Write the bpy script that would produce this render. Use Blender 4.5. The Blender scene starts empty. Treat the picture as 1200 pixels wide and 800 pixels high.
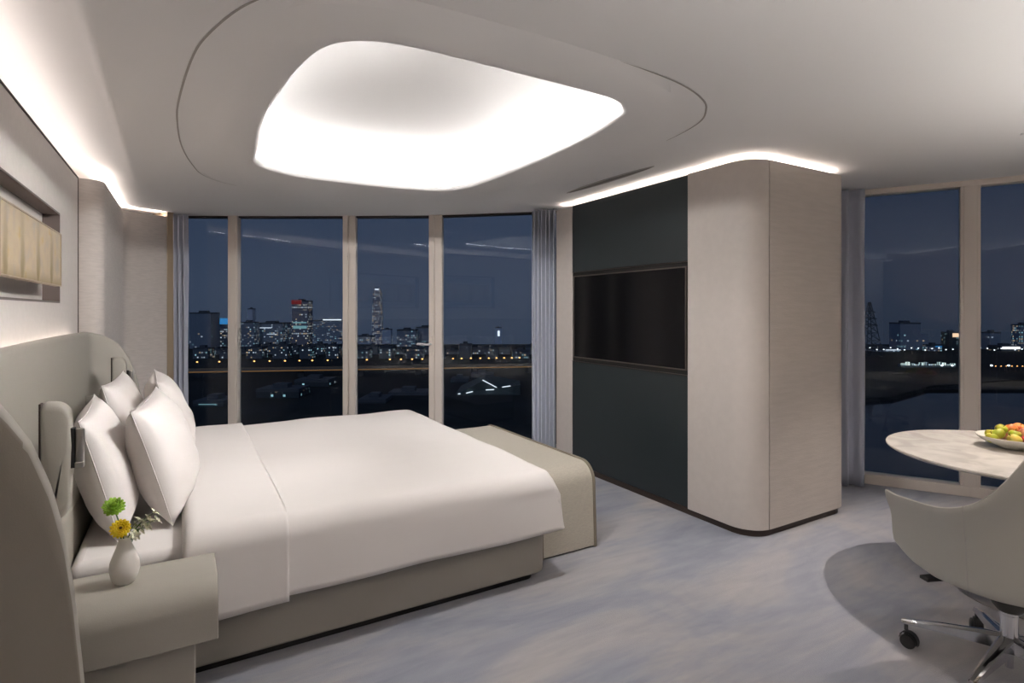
import bpy, bmesh, math, random
from mathutils import Vector, Matrix, noise
random.seed(7)
SC = bpy.context.scene
COL = SC.collection
PI = math.pi
TH = math.atan(384 / 655)          # the camera is turned 30 degrees to the right of the head wall
SN, CS = math.sin(TH), math.cos(TH)

# ------------------------------------------------------------------ materials
def mat(name, col, rough=.5, metal=0., bump=0., bscale=60., coat=0., sheen=0., spec=.5, stretch=(1, 1, 1), var=0., vscale=3., col2=None):
    m = bpy.data.materials.new(name); m.use_nodes = True
    n = m.node_tree.nodes; l = m.node_tree.links
    b = n['Principled BSDF']
    b.inputs['Base Color'].default_value = (*col, 1)
    b.inputs['Roughness'].default_value = rough
    b.inputs['Metallic'].default_value = metal
    b.inputs['Specular IOR Level'].default_value = spec
    b.inputs['Coat Weight'].default_value = coat
    b.inputs['Sheen Weight'].default_value = sheen
    if bump or var:
        tc = n.new('ShaderNodeTexCoord'); mp = n.new('ShaderNodeMapping')
        mp.inputs['Scale'].default_value = stretch
        l.new(tc.outputs['Object'], mp.inputs['Vector'])
    if bump:
        t = n.new('ShaderNodeTexNoise'); t.inputs['Scale'].default_value = bscale; t.inputs['Detail'].default_value = 4
        bp = n.new('ShaderNodeBump'); bp.inputs['Strength'].default_value = bump; bp.inputs['Distance'].default_value = .01
        l.new(mp.outputs[0], t.inputs['Vector']); l.new(t.outputs['Fac'], bp.inputs['Height']); l.new(bp.outputs[0], b.inputs['Normal'])
    if var:
        t = n.new('ShaderNodeTexNoise'); t.inputs['Scale'].default_value = vscale; t.inputs['Detail'].default_value = 5
        r = n.new('ShaderNodeValToRGB')
        c2 = col2 or tuple(max(0, c * (1 - var)) for c in col)
        r.color_ramp.elements[0].position = .35; r.color_ramp.elements[1].position = .65
        r.color_ramp.elements[0].color = (*c2, 1); r.color_ramp.elements[1].color = (*col, 1)
        l.new(mp.outputs[0], t.inputs['Vector']); l.new(t.outputs['Fac'], r.inputs[0]); l.new(r.outputs[0], b.inputs['Base Color'])
    return m

def emit(name, col, s):
    m = bpy.data.materials.new(name); m.use_nodes = True
    n = m.node_tree.nodes; l = m.node_tree.links
    n.remove(n['Principled BSDF'])
    e = n.new('ShaderNodeEmission'); e.inputs[0].default_value = (*col, 1); e.inputs[1].default_value = s
    l.new(e.outputs[0], n['Material Output'].inputs[0])
    return m

M = {}
M['paint'] = mat('ceiling_paint', (.91, .90, .89), .75, bump=.02, bscale=120)
M['wallcloth'] = mat('beige_wall_textile', (.68, .625, .585), .8, bump=.25, bscale=90, stretch=(1, 1, 6), var=.1, vscale=14, sheen=.2)
M['headwall'] = mat('pale_wall_covering', (.76, .72, .69), .75, bump=.1, bscale=150, var=.04, vscale=30)
M['cabinet'] = mat('beige_textured_panel', (.56, .51, .47), .7, bump=.2, bscale=40, stretch=(.6, .6, 5), var=.07, vscale=9)
M['cabinet2'] = mat('beige_smooth_panel', (.57, .52, .485), .6, bump=.08, bscale=120, var=.04, vscale=20)
M['darkpanel'] = mat('charcoal_green_panel', (.018, .025, .028), .42, bump=.05, bscale=200, spec=.45)
M['brown'] = mat('dark_brown_metal', (.055, .040, .034), .4, metal=.4)
M['seam'] = mat('dark_seam', (.05, .04, .035), .8)
M['leather'] = mat('greige_leather', (.40, .38, .335), .5, bump=.06, bscale=260, spec=.4)
M['leather_shaded'] = mat('greige_leather_shaded', (.29, .27, .24), .55, bump=.06, bscale=260, spec=.35)  # same leather as the headboard, darkened to put shade into the colour
M['chair'] = mat('pale_grey_leather', (.50, .49, .445), .45, bump=.06, bscale=260, spec=.45)
M['bench'] = mat('woven_bench_fabric', (.50, .46, .385), .8, bump=.5, bscale=110, stretch=(1, 5, 5), var=.14, vscale=50, sheen=.2)
M['piping'] = mat('taupe_piping', (.17, .145, .11), .6)
M['linen'] = mat('white_cotton', (.84, .80, .775), .85, bump=.05, bscale=300, sheen=.15)
M['frame'] = mat('champagne_aluminium', (.72, .65, .59), .5)
M['jamb'] = mat('bronze_jamb', (.36, .285, .20), .5, metal=.2)
M['curtain'] = mat('slate_blue_curtain', (.47, .495, .59), .75, bump=.1, bscale=200, sheen=.4)
M['chrome'] = mat('polished_chrome', (.72, .72, .73), .12, metal=1.)
M['nickel'] = mat('brushed_nickel', (.55, .53, .51), .3, metal=1.)
M['black'] = mat('black_plastic', (.012, .012, .012), .45)
M['vent'] = mat('grey_vent', (.46, .44, .42), .6)
M['slot'] = mat('grey_slot', (.22, .20, .19), .7)
M['vent_light'] = mat('pale_grey_metal', (.62, .62, .64), .4)
M['ceramic'] = mat('white_ceramic', (.82, .785, .73), .35, bump=.02, bscale=30)
M['bowl'] = mat('glazed_bowl', (.74, .72, .66), .25)
M['screen'] = mat('black_screen', (.004, .004, .005), .12, spec=.35)
M['stem'] = mat('green_stem', (.06, .16, .03), .55)
M['green'] = mat('lime_petals', (.33, .56, .05), .6, var=.4, vscale=60)
M['yellow'] = mat('yellow_petals', (.90, .74, .02), .6, var=.15, vscale=60, col2=(.84, .58, .02))
M['eye'] = mat('flower_eye', (.10, .06, .01), .8)
M['cream'] = mat('cream_petals', (.90, .87, .74), .6, var=.2, vscale=80, col2=(.76, .75, .52))
M['led_warm'] = emit('warm_led', (1, .90, .85), 10.5)
M['lens_glow'] = emit('lens_glow', (1, .93, .86), 5.)
M['led_back'] = emit('warm_led_wide', (1, .92, .87), 22.)
M['led_cab'] = emit('warm_led_slim', (1, .88, .80), 44.)
M['led_dome'] = emit('white_led', (1, .965, .945), 17.)

def carpet():
    m = bpy.data.materials.new('hand_tufted_carpet'); m.use_nodes = True
    n = m.node_tree.nodes; l = m.node_tree.links; b = n['Principled BSDF']
    b.inputs['Roughness'].default_value = .95; b.inputs['Specular IOR Level'].default_value = .1
    b.inputs['Sheen Weight'].default_value = .25
    tc = n.new('ShaderNodeTexCoord'); mp = n.new('ShaderNodeMapping')
    mp.inputs['Rotation'].default_value = (0, 0, math.radians(28)); mp.inputs['Scale'].default_value = (.75, 1.7, 1)
    l.new(tc.outputs['Object'], mp.inputs[0])
    a = n.new('ShaderNodeTexNoise'); a.inputs['Scale'].default_value = 1.15; a.inputs['Detail'].default_value = 6; a.inputs['Roughness'].default_value = .6; a.inputs['Distortion'].default_value = .7
    l.new(mp.outputs[0], a.inputs['Vector'])
    r = n.new('ShaderNodeValToRGB'); cr = r.color_ramp
    cr.elements[0].position = .30; cr.elements[0].color = (.22, .24, .295, 1)
    cr.elements[1].position = .70; cr.elements[1].color = (.43, .41, .40, 1)
    e = cr.elements.new(.44); e.color = (.29, .305, .355, 1)
    e = cr.elements.new(.56); e.color = (.36, .355, .375, 1)
    l.new(a.outputs['Fac'], r.inputs[0])
    mp2 = n.new('ShaderNodeMapping'); mp2.inputs['Rotation'].default_value = (0, 0, math.radians(28)); mp2.inputs['Scale'].default_value = (1.6, 10, 1)
    l.new(tc.outputs['Object'], mp2.inputs[0])
    c = n.new('ShaderNodeTexNoise'); c.inputs['Scale'].default_value = 2.2; c.inputs['Detail'].default_value = 6; c.inputs['Distortion'].default_value = .4
    l.new(mp2.outputs[0], c.inputs['Vector'])
    r2 = n.new('ShaderNodeValToRGB')
    r2.color_ramp.elements[0].position = .3; r2.color_ramp.elements[0].color = (.87, .88, .90, 1)
    r2.color_ramp.elements[1].position = .7; r2.color_ramp.elements[1].color = (1.08, 1.06, 1.05, 1)
    l.new(c.outputs['Fac'], r2.inputs[0])
    mx = n.new('ShaderNodeMix'); mx.data_type = 'RGBA'; mx.blend_type = 'MULTIPLY'; mx.inputs['Factor'].default_value = .8
    l.new(r.outputs[0], mx.inputs['A']); l.new(r2.outputs[0], mx.inputs['B']); l.new(mx.outputs['Result'], b.inputs['Base Color'])
    t = n.new('ShaderNodeTexNoise'); t.inputs['Scale'].default_value = 240
    bp = n.new('ShaderNodeBump'); bp.inputs['Strength'].default_value = .5; bp.inputs['Distance'].default_value = .006
    l.new(tc.outputs['Object'], t.inputs['Vector']); l.new(t.outputs['Fac'], bp.inputs['Height']); l.new(bp.outputs[0], b.inputs['Normal'])
    return m
M['carpet'] = carpet()

def marble():
    m = mat('white_marble', (.66, .63, .585), .22)
    n = m.node_tree.nodes; l = m.node_tree.links; b = n['Principled BSDF']
    tc = n.new('ShaderNodeTexCoord')
    a = n.new('ShaderNodeTexNoise'); a.inputs['Scale'].default_value = 5; a.inputs['Detail'].default_value = 8; a.inputs['Distortion'].default_value = 1.5
    l.new(tc.outputs['Object'], a.inputs['Vector'])
    r = n.new('ShaderNodeValToRGB')
    r.color_ramp.elements[0].position = .35; r.color_ramp.elements[0].color = (.53, .505, .47, 1)
    r.color_ramp.elements[1].position = .6; r.color_ramp.elements[1].color = (.68, .655, .61, 1)
    l.new(a.outputs['Fac'], r.inputs[0]); l.new(r.outputs[0], b.inputs['Base Color'])
    return m
M['marble'] = marble()

def glass():
    m = bpy.data.materials.new('window_glass'); m.use_nodes = True
    n = m.node_tree.nodes; l = m.node_tree.links; n.remove(n['Principled BSDF'])
    t = n.new('ShaderNodeBsdfTransparent'); t.inputs[0].default_value = (.93, .96, .98, 1)
    g = n.new('ShaderNodeBsdfGlossy'); g.inputs['Roughness'].default_value = 0.0; g.inputs[0].default_value = (.8, .85, .9, 1)
    f = n.new('ShaderNodeFresnel'); f.inputs[0].default_value = 1.38
    x = n.new('ShaderNodeMixShader')
    l.new(f.outputs[0], x.inputs[0]); l.new(t.outputs[0], x.inputs[1]); l.new(g.outputs[0], x.inputs[2])
    l.new(x.outputs[0], n['Material Output'].inputs[0])
    return m
M['glass'] = glass()

def painting():
    m = bpy.data.materials.new('gold_leaf_painting'); m.use_nodes = True
    n = m.node_tree.nodes; l = m.node_tree.links; b = n['Principled BSDF']; b.inputs['Roughness'].default_value = .6
    tc = n.new('ShaderNodeTexCoord')
    mp = n.new('ShaderNodeMapping'); mp.inputs['Scale'].default_value = (1, 4.5, 5)
    l.new(tc.outputs['Object'], mp.inputs[0])
    a = n.new('ShaderNodeTexNoise'); a.inputs['Scale'].default_value = 2.2; a.inputs['Detail'].default_value = 7
    l.new(mp.outputs[0], a.inputs['Vector'])
    r = n.new('ShaderNodeValToRGB'); c = r.color_ramp
    c.elements[0].position = .3; c.elements[0].color = (.52, .46, .40, 1)
    c.elements[1].position = .72; c.elements[1].color = (.62, .47, .24, 1)
    e = c.elements.new(.47); e.color = (.60, .49, .36, 1)
    e = c.elements.new(.58); e.color = (.62, .52, .38, 1)
    l.new(a.outputs['Fac'], r.inputs[0])
    # darker upright trunks, broader towards a greenish ground
    sp = n.new('ShaderNodeSeparateXYZ'); l.new(tc.outputs['Object'], sp.inputs[0])
    wob_ = n.new('ShaderNodeTexNoise'); wob_.inputs['Scale'].default_value = 9; wob_.inputs['Detail'].default_value = 5
    l.new(tc.outputs['Object'], wob_.inputs['Vector'])
    a1 = n.new('ShaderNodeMath'); a1.operation = 'MULTIPLY_ADD'; a1.inputs[1].default_value = .06; l.new(wob_.outputs['Fac'], a1.inputs[0]); l.new(sp.outputs[1], a1.inputs[2])
    m1 = n.new('ShaderNodeMapRange'); m1.inputs[1].default_value = -.62; m1.inputs[2].default_value = .68; l.new(a1.outputs[0], m1.inputs[0])
    r2 = n.new('ShaderNodeValToRGB'); cr = r2.color_ramp
    cr.elements[0].position = 0; cr.elements[0].color = (0, 0, 0, 1); cr.elements[1].position = 1; cr.elements[1].color = (0, 0, 0, 1)
    for p in (.06, .285, .54, .80):
        for d_, q in ((-.045, 0), (-.012, .9), (.012, .9), (.045, 0)):
            e = cr.elements.new(p + d_); e.color = (q, q, q, 1)
    l.new(m1.outputs[0], r2.inputs[0])
    m2 = n.new('ShaderNodeMapRange'); m2.inputs[1].default_value = .17; m2.inputs[2].default_value = -.12; m2.inputs[3].default_value = .15; l.new(sp.outputs[2], m2.inputs[0])
    m3 = n.new('ShaderNodeMapRange'); m3.inputs[1].default_value = -.10; m3.inputs[2].default_value = -.15; m3.inputs[4].default_value = .55; l.new(sp.outputs[2], m3.inputs[0])
    a2 = n.new('ShaderNodeMath'); a2.operation = 'MULTIPLY'; l.new(r2.outputs[0], a2.inputs[0]); l.new(m2.outputs[0], a2.inputs[1])
    a3 = n.new('ShaderNodeMath'); a3.operation = 'MAXIMUM'; l.new(a2.outputs[0], a3.inputs[0]); l.new(m3.outputs[0], a3.inputs[1])
    mx = n.new('ShaderNodeMix'); mx.data_type = 'RGBA'
    l.new(a3.outputs[0], mx.inputs['Factor']); l.new(r.outputs[0], mx.inputs['A']); mx.inputs['B'].default_value = (.30, .235, .11, 1)
    l.new(mx.outputs['Result'], b.inputs['Base Color'])
    return m
M['painting'] = painting()

def tower_mat(name, wall, cellw, cellh, lit, cols, strength, hband=0.):
    """facade with a grid of windows, a random share of them lit"""
    m = bpy.data.materials.new(name); m.use_nodes = True
    n = m.node_tree.nodes; l = m.node_tree.links; b = n['Principled BSDF']
    b.inputs['Base Color'].default_value = (*wall, 1); b.inputs['Roughness'].default_value = .8
    tc = n.new('ShaderNodeTexCoord'); sp = n.new('ShaderNodeSeparateXYZ'); l.new(tc.outputs['Object'], sp.inputs[0])
    oi = n.new('ShaderNodeObjectInfo')
    def math_(op, a, bb=None):
        x = n.new('ShaderNodeMath'); x.operation = op
        for i, q in enumerate((a, bb)):
            if q is None: continue
            if isinstance(q, (int, float)): x.inputs[i].default_value = q
            else: l.new(q, x.inputs[i])
        return x.outputs[0]
    u = math_('DIVIDE', math_('ADD', sp.outputs[0], math_('MULTIPLY', sp.outputs[1], 1.37)), cellw)
    v = math_('DIVIDE', sp.outputs[2], cellh)
    cu, cv = math_('FLOOR', u), math_('FLOOR', v)
    fu, fv = math_('FRACT', u), math_('FRACT', v)
    inwin = math_('MULTIPLY', math_('MULTIPLY', math_('GREATER_THAN', fu, .25), math_('LESS_THAN', fu, .85)), math_('MULTIPLY', math_('GREATER_THAN', fv, .3), math_('LESS_THAN', fv, .8)))
    cm = n.new('ShaderNodeCombineXYZ'); l.new(cu, cm.inputs[0]); l.new(cv, cm.inputs[1]); l.new(math_('MULTIPLY', oi.outputs['Random'], 97.), cm.inputs[2])
    w = n.new('ShaderNodeTexWhiteNoise'); w.noise_dimensions = '3D'; l.new(cm.outputs[0], w.inputs['Vector'])
    on = math_('LESS_THAN', w.outputs['Value'], lit)
    if hband:
        cb = n.new('ShaderNodeCombineXYZ'); l.new(cv, cb.inputs[0]); l.new(math_('MULTIPLY', oi.outputs['Random'], 31.), cb.inputs[1])
        wb = n.new('ShaderNodeTexWhiteNoise'); wb.noise_dimensions = '2D'; l.new(cb.outputs[0], wb.inputs['Vector'])
        on = math_('MAXIMUM', on, math_('LESS_THAN', wb.outputs['Value'], hband))
    sw = n.new('ShaderNodeSeparateColor'); l.new(w.outputs['Color'], sw.inputs[0])
    r = n.new('ShaderNodeValToRGB'); r.color_ramp.interpolation = 'CONSTANT'
    for i, c in enumerate(cols):
        if i < 2: e = r.color_ramp.elements[i]; e.position = i / len(cols)
        else: e = r.color_ramp.elements.new(i / len(cols))
        e.color = (*c, 1)
    l.new(sw.outputs[1], r.inputs[0])
    l.new(r.outputs[0], b.inputs['Emission Color'])
    l.new(math_('MULTIPLY', math_('MULTIPLY', on, inwin), math_('MULTIPLY', math_('ADD', sw.outputs[2], .25), strength)), b.inputs['Emission Strength'])
    return m

WARM, COOL, TEAL = (1, .72, .42), (.75, .88, 1), (.45, .85, .95)
M['t_dark'] = tower_mat('city_facade_dim', (.34, .42, .56), 4, 3.6, .05, (COOL, TEAL, WARM), .25)  # pale bluish tower walls carry distance haze in their colour
M['t_lit'] = tower_mat('city_facade_lit', (.36, .42, .54), 2.7, 2.9, .42, (COOL, (.9, .9, .9), WARM, TEAL), .5)
M['t_mid'] = tower_mat('city_facade_half_lit', (.36, .43, .56), 2.7, 2.9, .28, (COOL, WARM, TEAL, COOL), .38)
M['t_band'] = tower_mat('city_facade_banded', (.40, .40, .50), 2.8, 3.4, .26, (WARM, (.9, .9, .75), COOL), .42, .18)
M['t_haze'] = tower_mat('city_facade_haze_tint', (.62, .72, .92), 5, 4.5, .10, (COOL, TEAL), .14)  # haze of distance put into the pale blue wall colour
M['t_tall'] = tower_mat('city_facade_skyscraper', (.40, .43, .55), 3.2, 3.6, .40, (COOL, (.95, .9, .85), WARM), .36, .14)
M['t_low'] = tower_mat('city_facade_low', (.07, .095, .12), 2.4, 2.6, .13, (TEAL, COOL, TEAL, WARM), .5)
M['t_town'] = tower_mat('city_facade_town', (.17, .21, .27), 2.3, 2.6, .20, (COOL, WARM, TEAL, COOL), .5)
M['roofcap'] = mat('city_roof', (.12, .14, .18), .9)
M['red_sign'] = emit('red_glow', (1, .10, .12), .09)
M['blue_sign'] = emit('blue_glow', (.05, .36, .85), .45)
M['white_sign'] = emit('white_glow', (.85, .93, 1), .9)
M['teal_sign'] = emit('teal_glow', (.40, .78, .85), .30)
M['amber_sign'] = emit('amber_glow', (1, .66, .42), .9)
M['lamp_glow'] = emit('sodium_glow', (1, .47, .14), 2.4)
M['lamp_white'] = emit('white_lamp_glow', (.85, .95, 1), 1.8)
M['road_glow'] = mat('concrete_viaduct', (.30, .26, .21), .8)
M['road_lit_amber'] = emit('painted_road_light', (1, .50, .18), .16)  # glow in place of lamplight falling on the road
M['steel'] = mat('pylon_steel', (.10, .11, .13), .7)
M['ground'] = mat('dark_city_ground', (.022, .030, .038), .95, var=.7, vscale=.02)
M['bank'] = mat('dark_river_bank', (.015, .020, .026), .95, var=.5, vscale=.05)
M['treeleaf'] = mat('night_foliage', (.03, .05, .035), .9)
wm = mat('river_water', (.02, .03, .045), .08, spec=.9, bump=.25, bscale=.35)
M['water'] = wm

# ------------------------------------------------------------------ mesh helpers
class MB:
    def __init__(s): s.v = []; s.f = []
    def add(s, vs, fs):
        o = len(s.v); s.v += [tuple(p) for p in vs]; s.f += [tuple(i + o for i in f) for f in fs]; return s
    def box(s, x0, x1, y0, y1, z0, z1, mtx=None):
        vs = [Vector(p) for p in ((x0, y0, z0), (x1, y0, z0), (x1, y1, z0), (x0, y1, z0), (x0, y0, z1), (x1, y0, z1), (x1, y1, z1), (x0, y1, z1))]
        if mtx: vs = [mtx @ p for p in vs]
        return s.add(vs, [(0, 3, 2, 1), (4, 5, 6, 7), (0, 1, 5, 4), (1, 2, 6, 5), (2, 3, 7, 6), (3, 0, 4, 7)])
    def loft(s, loops, closed=True, caps=True):
        n = len(loops[0]); vs = [p for lp in loops for p in lp]; fs = []
        for i in range(len(loops) - 1):
            for j in range(n if closed else n - 1):
                k = (j + 1) % n
                fs.append((i * n + j, i * n + k, (i + 1) * n + k, (i + 1) * n + j))
        if caps and closed:
            fs.append(tuple(range(n - 1, -1, -1))); fs.append(tuple((len(loops) - 1) * n + j for j in range(n)))
        return s.add(vs, fs)
    def prism(s, poly, z0, z1):
        return s.loft([[(x, y, z0) for x, y in poly], [(x, y, z1) for x, y in poly]])
    def lathe(s, prof, n=32, c=(0, 0, 0)):
        lp = [[(c[0] + r * math.cos(2 * PI * j / n), c[1] + r * math.sin(2 * PI * j / n), c[2] + z) for j in range(n)] for r, z in prof]
        return s.loft(lp)
    def tube(s, pts, rad, n=10, flat=1.):
        pts = [Vector(p) for p in pts]; loops = []
        rr = rad if isinstance(rad, (list, tuple)) else [rad] * len(pts)
        up = Vector((0, 0, 1))
        for i, p in enumerate(pts):
            t = (pts[min(i + 1, len(pts) - 1)] - pts[max(i - 1, 0)]).normalized()
            a = t.cross(up)
            if a.length < 1e-3: a = t.cross(Vector((1, 0, 0)))
            a.normalize(); b = a.cross(t)
            loops.append([p + a * math.cos(2 * PI * j / n) * rr[i] + b * math.sin(2 * PI * j / n) * rr[i] * flat for j in range(n)])
        return s.loft(loops)
    def sphere(s, c, r, n=14, m=8, sq=(1, 1, 1), mtx=None):
        lp = []
        for i in range(m + 1):
            a = -PI / 2 + PI * i / m; a = max(min(a, PI / 2 - .02), -PI / 2 + .02)
            ring = []
            for j in range(n):
                q = Vector((r * sq[0] * math.cos(a) * math.cos(2 * PI * j / n), r * sq[1] * math.cos(a) * math.sin(2 * PI * j / n), r * sq[2] * math.sin(a)))
                if mtx: q = mtx @ q
                ring.append(Vector(c) + q)
            lp.append(ring)
        return s.loft(lp)
    def build(s, name, m, parent=None, smooth=True, bevel=0, segs=3, subsurf=0, solid=0, angle=35, loc=None):
        me = bpy.data.meshes.new(name); me.from_pydata(s.v, [], s.f); me.validate(); me.update()
        bm = bmesh.new(); bm.from_mesh(me); bmesh.ops.recalc_face_normals(bm, faces=bm.faces); bm.to_mesh(me); bm.free()
        if m: me.materials.append(M[m] if isinstance(m, str) else m)
        o = bpy.data.objects.new(name, me); COL.objects.link(o)
        if parent: o.parent = parent
        if loc: o.location = loc
        if smooth:
            for p in me.polygons: p.use_smooth = True
            try: me.set_sharp_from_angle(angle=math.radians(angle))
            except Exception: pass
        if solid:
            d = o.modifiers.new('solid', 'SOLIDIFY'); d.thickness = solid; d.offset = 0
        if bevel:
            d = o.modifiers.new('bev', 'BEVEL'); d.width = bevel; d.segments = segs; d.limit_method = 'ANGLE'; d.angle_limit = math.radians(40)
            d.harden_normals = False
        if subsurf:
            d = o.modifiers.new('sub', 'SUBSURF'); d.levels = subsurf; d.render_levels = subsurf
        return o

def tag(o, label, cat, group=None, kind=None):
    o['label'] = label; o['category'] = cat
    if group: o['group'] = group
    if kind: o['kind'] = kind
    return o
def thing(name, label, cat, loc=(0, 0, 0), rz=0, group=None):
    o = bpy.data.objects.new(name, None); COL.objects.link(o); o.location = loc; o.rotation_euler = (0, 0, rz); o.empty_display_size = .1
    return tag(o, label, cat, group)
def struct(o): o['kind'] = 'structure'; return o
def sempty(name, loc=(0, 0, 0), rz=0):
    o = bpy.data.objects.new(name, None); COL.objects.link(o); o.location = loc; o.rotation_euler = (0, 0, rz); return struct(o)
def copy_tree(o, parent=None):
    c = o.copy(); COL.objects.link(c)
    if parent: c.parent = parent
    for ch in list(o.children): copy_tree(ch, c)
    return c
def sstep(a, b, x):
    t = max(0, min(1, (x - a) / (b - a))); return t * t * (3 - 2 * t)
def catmull(pts, n, closed=True):
    """evenly spaced resample of a smooth curve through pts"""
    k = len(pts); out = []
    rng = k if closed else k - 1
    for i in range(rng):
        g = lambda q: pts[q % k] if closed else pts[max(0, min(k - 1, q))]
        p0, p1, p2, p3 = (Vector(g(i - 1)), Vector(g(i)), Vector(g(i + 1)), Vector(g(i + 2)))
        for j in range(12):
            t = j / 12
            out.append(.5 * ((2 * p1) + (p2 - p0) * t + (2 * p0 - 5 * p1 + 4 * p2 - p3) * t * t + (3 * p1 - p0 - 3 * p2 + p3) * t ** 3))
    if closed: out.append(out[0])
    else: out.append(Vector(pts[-1]))
    L = [0]
    for a, b in zip(out, out[1:]): L.append(L[-1] + (b - a).length)
    res = []; q = 0
    for i in range(n):
        s = L[-1] * i / (n if closed else n - 1)
        while q < len(L) - 2 and L[q + 1] < s: q += 1
        f = (s - L[q]) / max(1e-9, L[q + 1] - L[q]); res.append(out[q].lerp(out[q + 1], min(1, f)))
    return res
def round_poly(pts, n=8):
    """pts: (x, y, r) corners -> rounded polygon"""
    out = []; k = len(pts)
    for i in range(k):
        p = Vector(pts[i][:2]); r = pts[i][2]
        if r == 0: out.append((p.x, p.y)); continue
        a = (Vector(pts[i - 1][:2]) - p).normalized(); b = (Vector(pts[(i + 1) % k][:2]) - p).normalized()
        half = a.angle(b) / 2; d = r / math.tan(half); c = p + (a + b).normalized() * (r / math.sin(half))
        p0 = p + a * d; p1 = p + b * d
        a0 = math.atan2(p0.y - c.y, p0.x - c.x); a1 = math.atan2(p1.y - c.y, p1.x - c.x)
        da = (a1 - a0 + PI) % (2 * PI) - PI
        for j in range(n + 1):
            t = a0 + da * j / n; out.append((c.x + r * math.cos(t), c.y + r * math.sin(t)))
    return out

# ------------------------------------------------------------------ room shell
ZC = 2.55                     # ceiling height
ZW = 2.50                     # top of walls and cabinet (a light gap above them)
FAC = [(-.20, 7.27), (.474, 6.91), (1.584, 6.258), (2.393, 5.737), (3.28, 4.93), (4.30, 3.78), (5.10, 2.705), (5.49, 2.03), (6.05, .85), (6.45, -.40), (6.62, -1.6)]
FACC = [tuple(p) for p in catmull([(x, y, 0) for x, y in FAC], 120, closed=False)]

o = struct(MB().prism([(-1.2, -2.), (7.2, -2.), (7.2, .5), (6.3, 1.2), (5.6, 2.4), (4.5, 3.95), (2.6, 5.95), (.6, 7.1), (-.3, 7.55), (-1.2, 7.55)], -.12, 0).build('floor', 'carpet', smooth=False))

# head wall with a recessed niche for the painting
N0, N1, NZ0, NZ1 = 2.90, 4.56, 1.549, 2.124
mb = MB()
ys = [-1.62, N0, N1, 5.285]; zs = [0, NZ0, NZ1, ZW]
for i in range(3):
    for j in range(3):
        if i == 1 and j == 1: continue
        mb.box(-.84, -.69, ys[i], ys[i + 1], zs[j], zs[j + 1])
mb.box(-.84, -.775, N0, N1, NZ0, NZ1)
struct(mb.build('wall_left', 'headwall', smooth=False))
mb = MB()
mb.box(-.775, -.688, N1 - .012, N1, NZ0, NZ1); mb.box(-.775, -.688, N0, N0 + .012, NZ0, NZ1)
mb.box(-.775, -.688, N0 + .012, N1 - .012, NZ1 - .012, NZ1); mb.box(-.775, -.688, N0 + .012, N1 - .012, NZ0, NZ0 + .012)
struct(mb.build('trim_1', mat('taupe_niche_lining', (.19, .155, .14), .5), smooth=False))
mb = MB(); mb.box(-.692, -.686, -1.6, 5.275, ZW - .010, ZW + .002); mb.box(-.692, -.686, 5.268, 5.279, 0, ZW - .01)
struct(mb.build('trim_2', 'seam', smooth=False))
# rounded column and the corner wall beside the window
poly = round_poly([(-.84, 5.285, 0), (-.535, 5.285, .10), (-.53, 6.80, .12), (-.155, 6.98, 0), (-.10, 7.10, 0), (-.84, 7.3, 0)], 10)
struct(MB().prism(poly, 0, ZW).build('wall_corner', 'wallcloth', angle=50))
struct(MB().prism([(-.156, 6.972), (-.098, 7.004), (-.20, 7.30), (-.3, 7.2)], 0, ZC + .03).build('trim_3', 'jamb', smooth=False, bevel=.006))
# outer shell behind the light gaps, rear and right walls
mb = MB(); mb.box(-.98, -.86, -1.75, 7.5, 0, 2.95); struct(mb.build('wall_outer', 'paint', smooth=False))
mb = MB(); mb.box(-.98, 7.0, -1.75, -1.62, 0, 2.95); mb.box(-.69, 6.6, -1.62, -1.44, 0, ZW - .06); struct(mb.build('wall_back', mat('walnut_panelling', (.16, .125, .10), .5, var=.3, vscale=4, stretch=(6, 6, .5)), smooth=False))
mb = MB(); mb.box(-.86, -.16, 7.3, 7.4, 0, 2.95); struct(mb.build('wall_front', 'paint', smooth=False))

# ceiling: opening, soft lip, fine groove, flat field that lifts towards the head wall
OPEN = [(.395, 3.765), (.44, 4.16), (.70, 4.37), (1.05, 4.40), (1.442, 4.385), (1.80, 4.31), (1.962, 4.104), (2.005, 3.80), (2.02, 3.208), (1.995, 2.60), (1.925, 2.21), (1.849, 2.10), (1.75, 2.05), (1.60, 2.036), (1.29, 2.032), (1.03, 2.03), (.843, 2.03), (.688, 2.04), (.575, 2.08), (.495, 2.15), (.447, 2.26), (.410, 2.489), (.377, 2.878), (.366, 3.257)]
GROOVE = [(.138, 4.965), (.047, 4.607), (-.016, 4.119), (-.034, 3.579), (-.022, 3.217), (.025, 2.695), (.078, 2.415), (.19, 2.10), (.34, 1.92), (.62, 1.82), (1.064, 1.803), (1.374, 1.800), (1.60, 1.803), (1.80, 1.812), (2.0, 1.842), (2.197, 1.905), (2.345, 2.0), (2.49, 2.193), (2.58, 2.6), (2.60, 3.2), (2.56, 3.9), (2.40, 4.5), (2.0, 4.95), (1.4, 5.2), (.75, 5.28), (.36, 5.2)]
CEN = Vector((1.19, 3.20))
def radial(poly, th):
    d = Vector((math.cos(th), math.sin(th))); best = None
    for a, b in zip(poly, poly[1:] + poly[:1]):
        a = Vector(a[:2]) - CEN; b = Vector(b[:2]) - CEN; e = b - a
        den = d.x * e.y - d.y * e.x
        if abs(den) < 1e-12: continue
        t = (a.x * e.y - a.y * e.x) / den; u = (a.x * d.y - a.y * d.x) / den
        if t > 0 and -1e-6 <= u <= 1 + 1e-6 and (best is None or t < best): best = t
    return best
op = [tuple(p) for p in catmull([(x, y, 0) for x, y in OPEN], 240)]
gv = [tuple(p) for p in catmull([(x, y, 0) for x, y in GROOVE], 240)]
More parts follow.
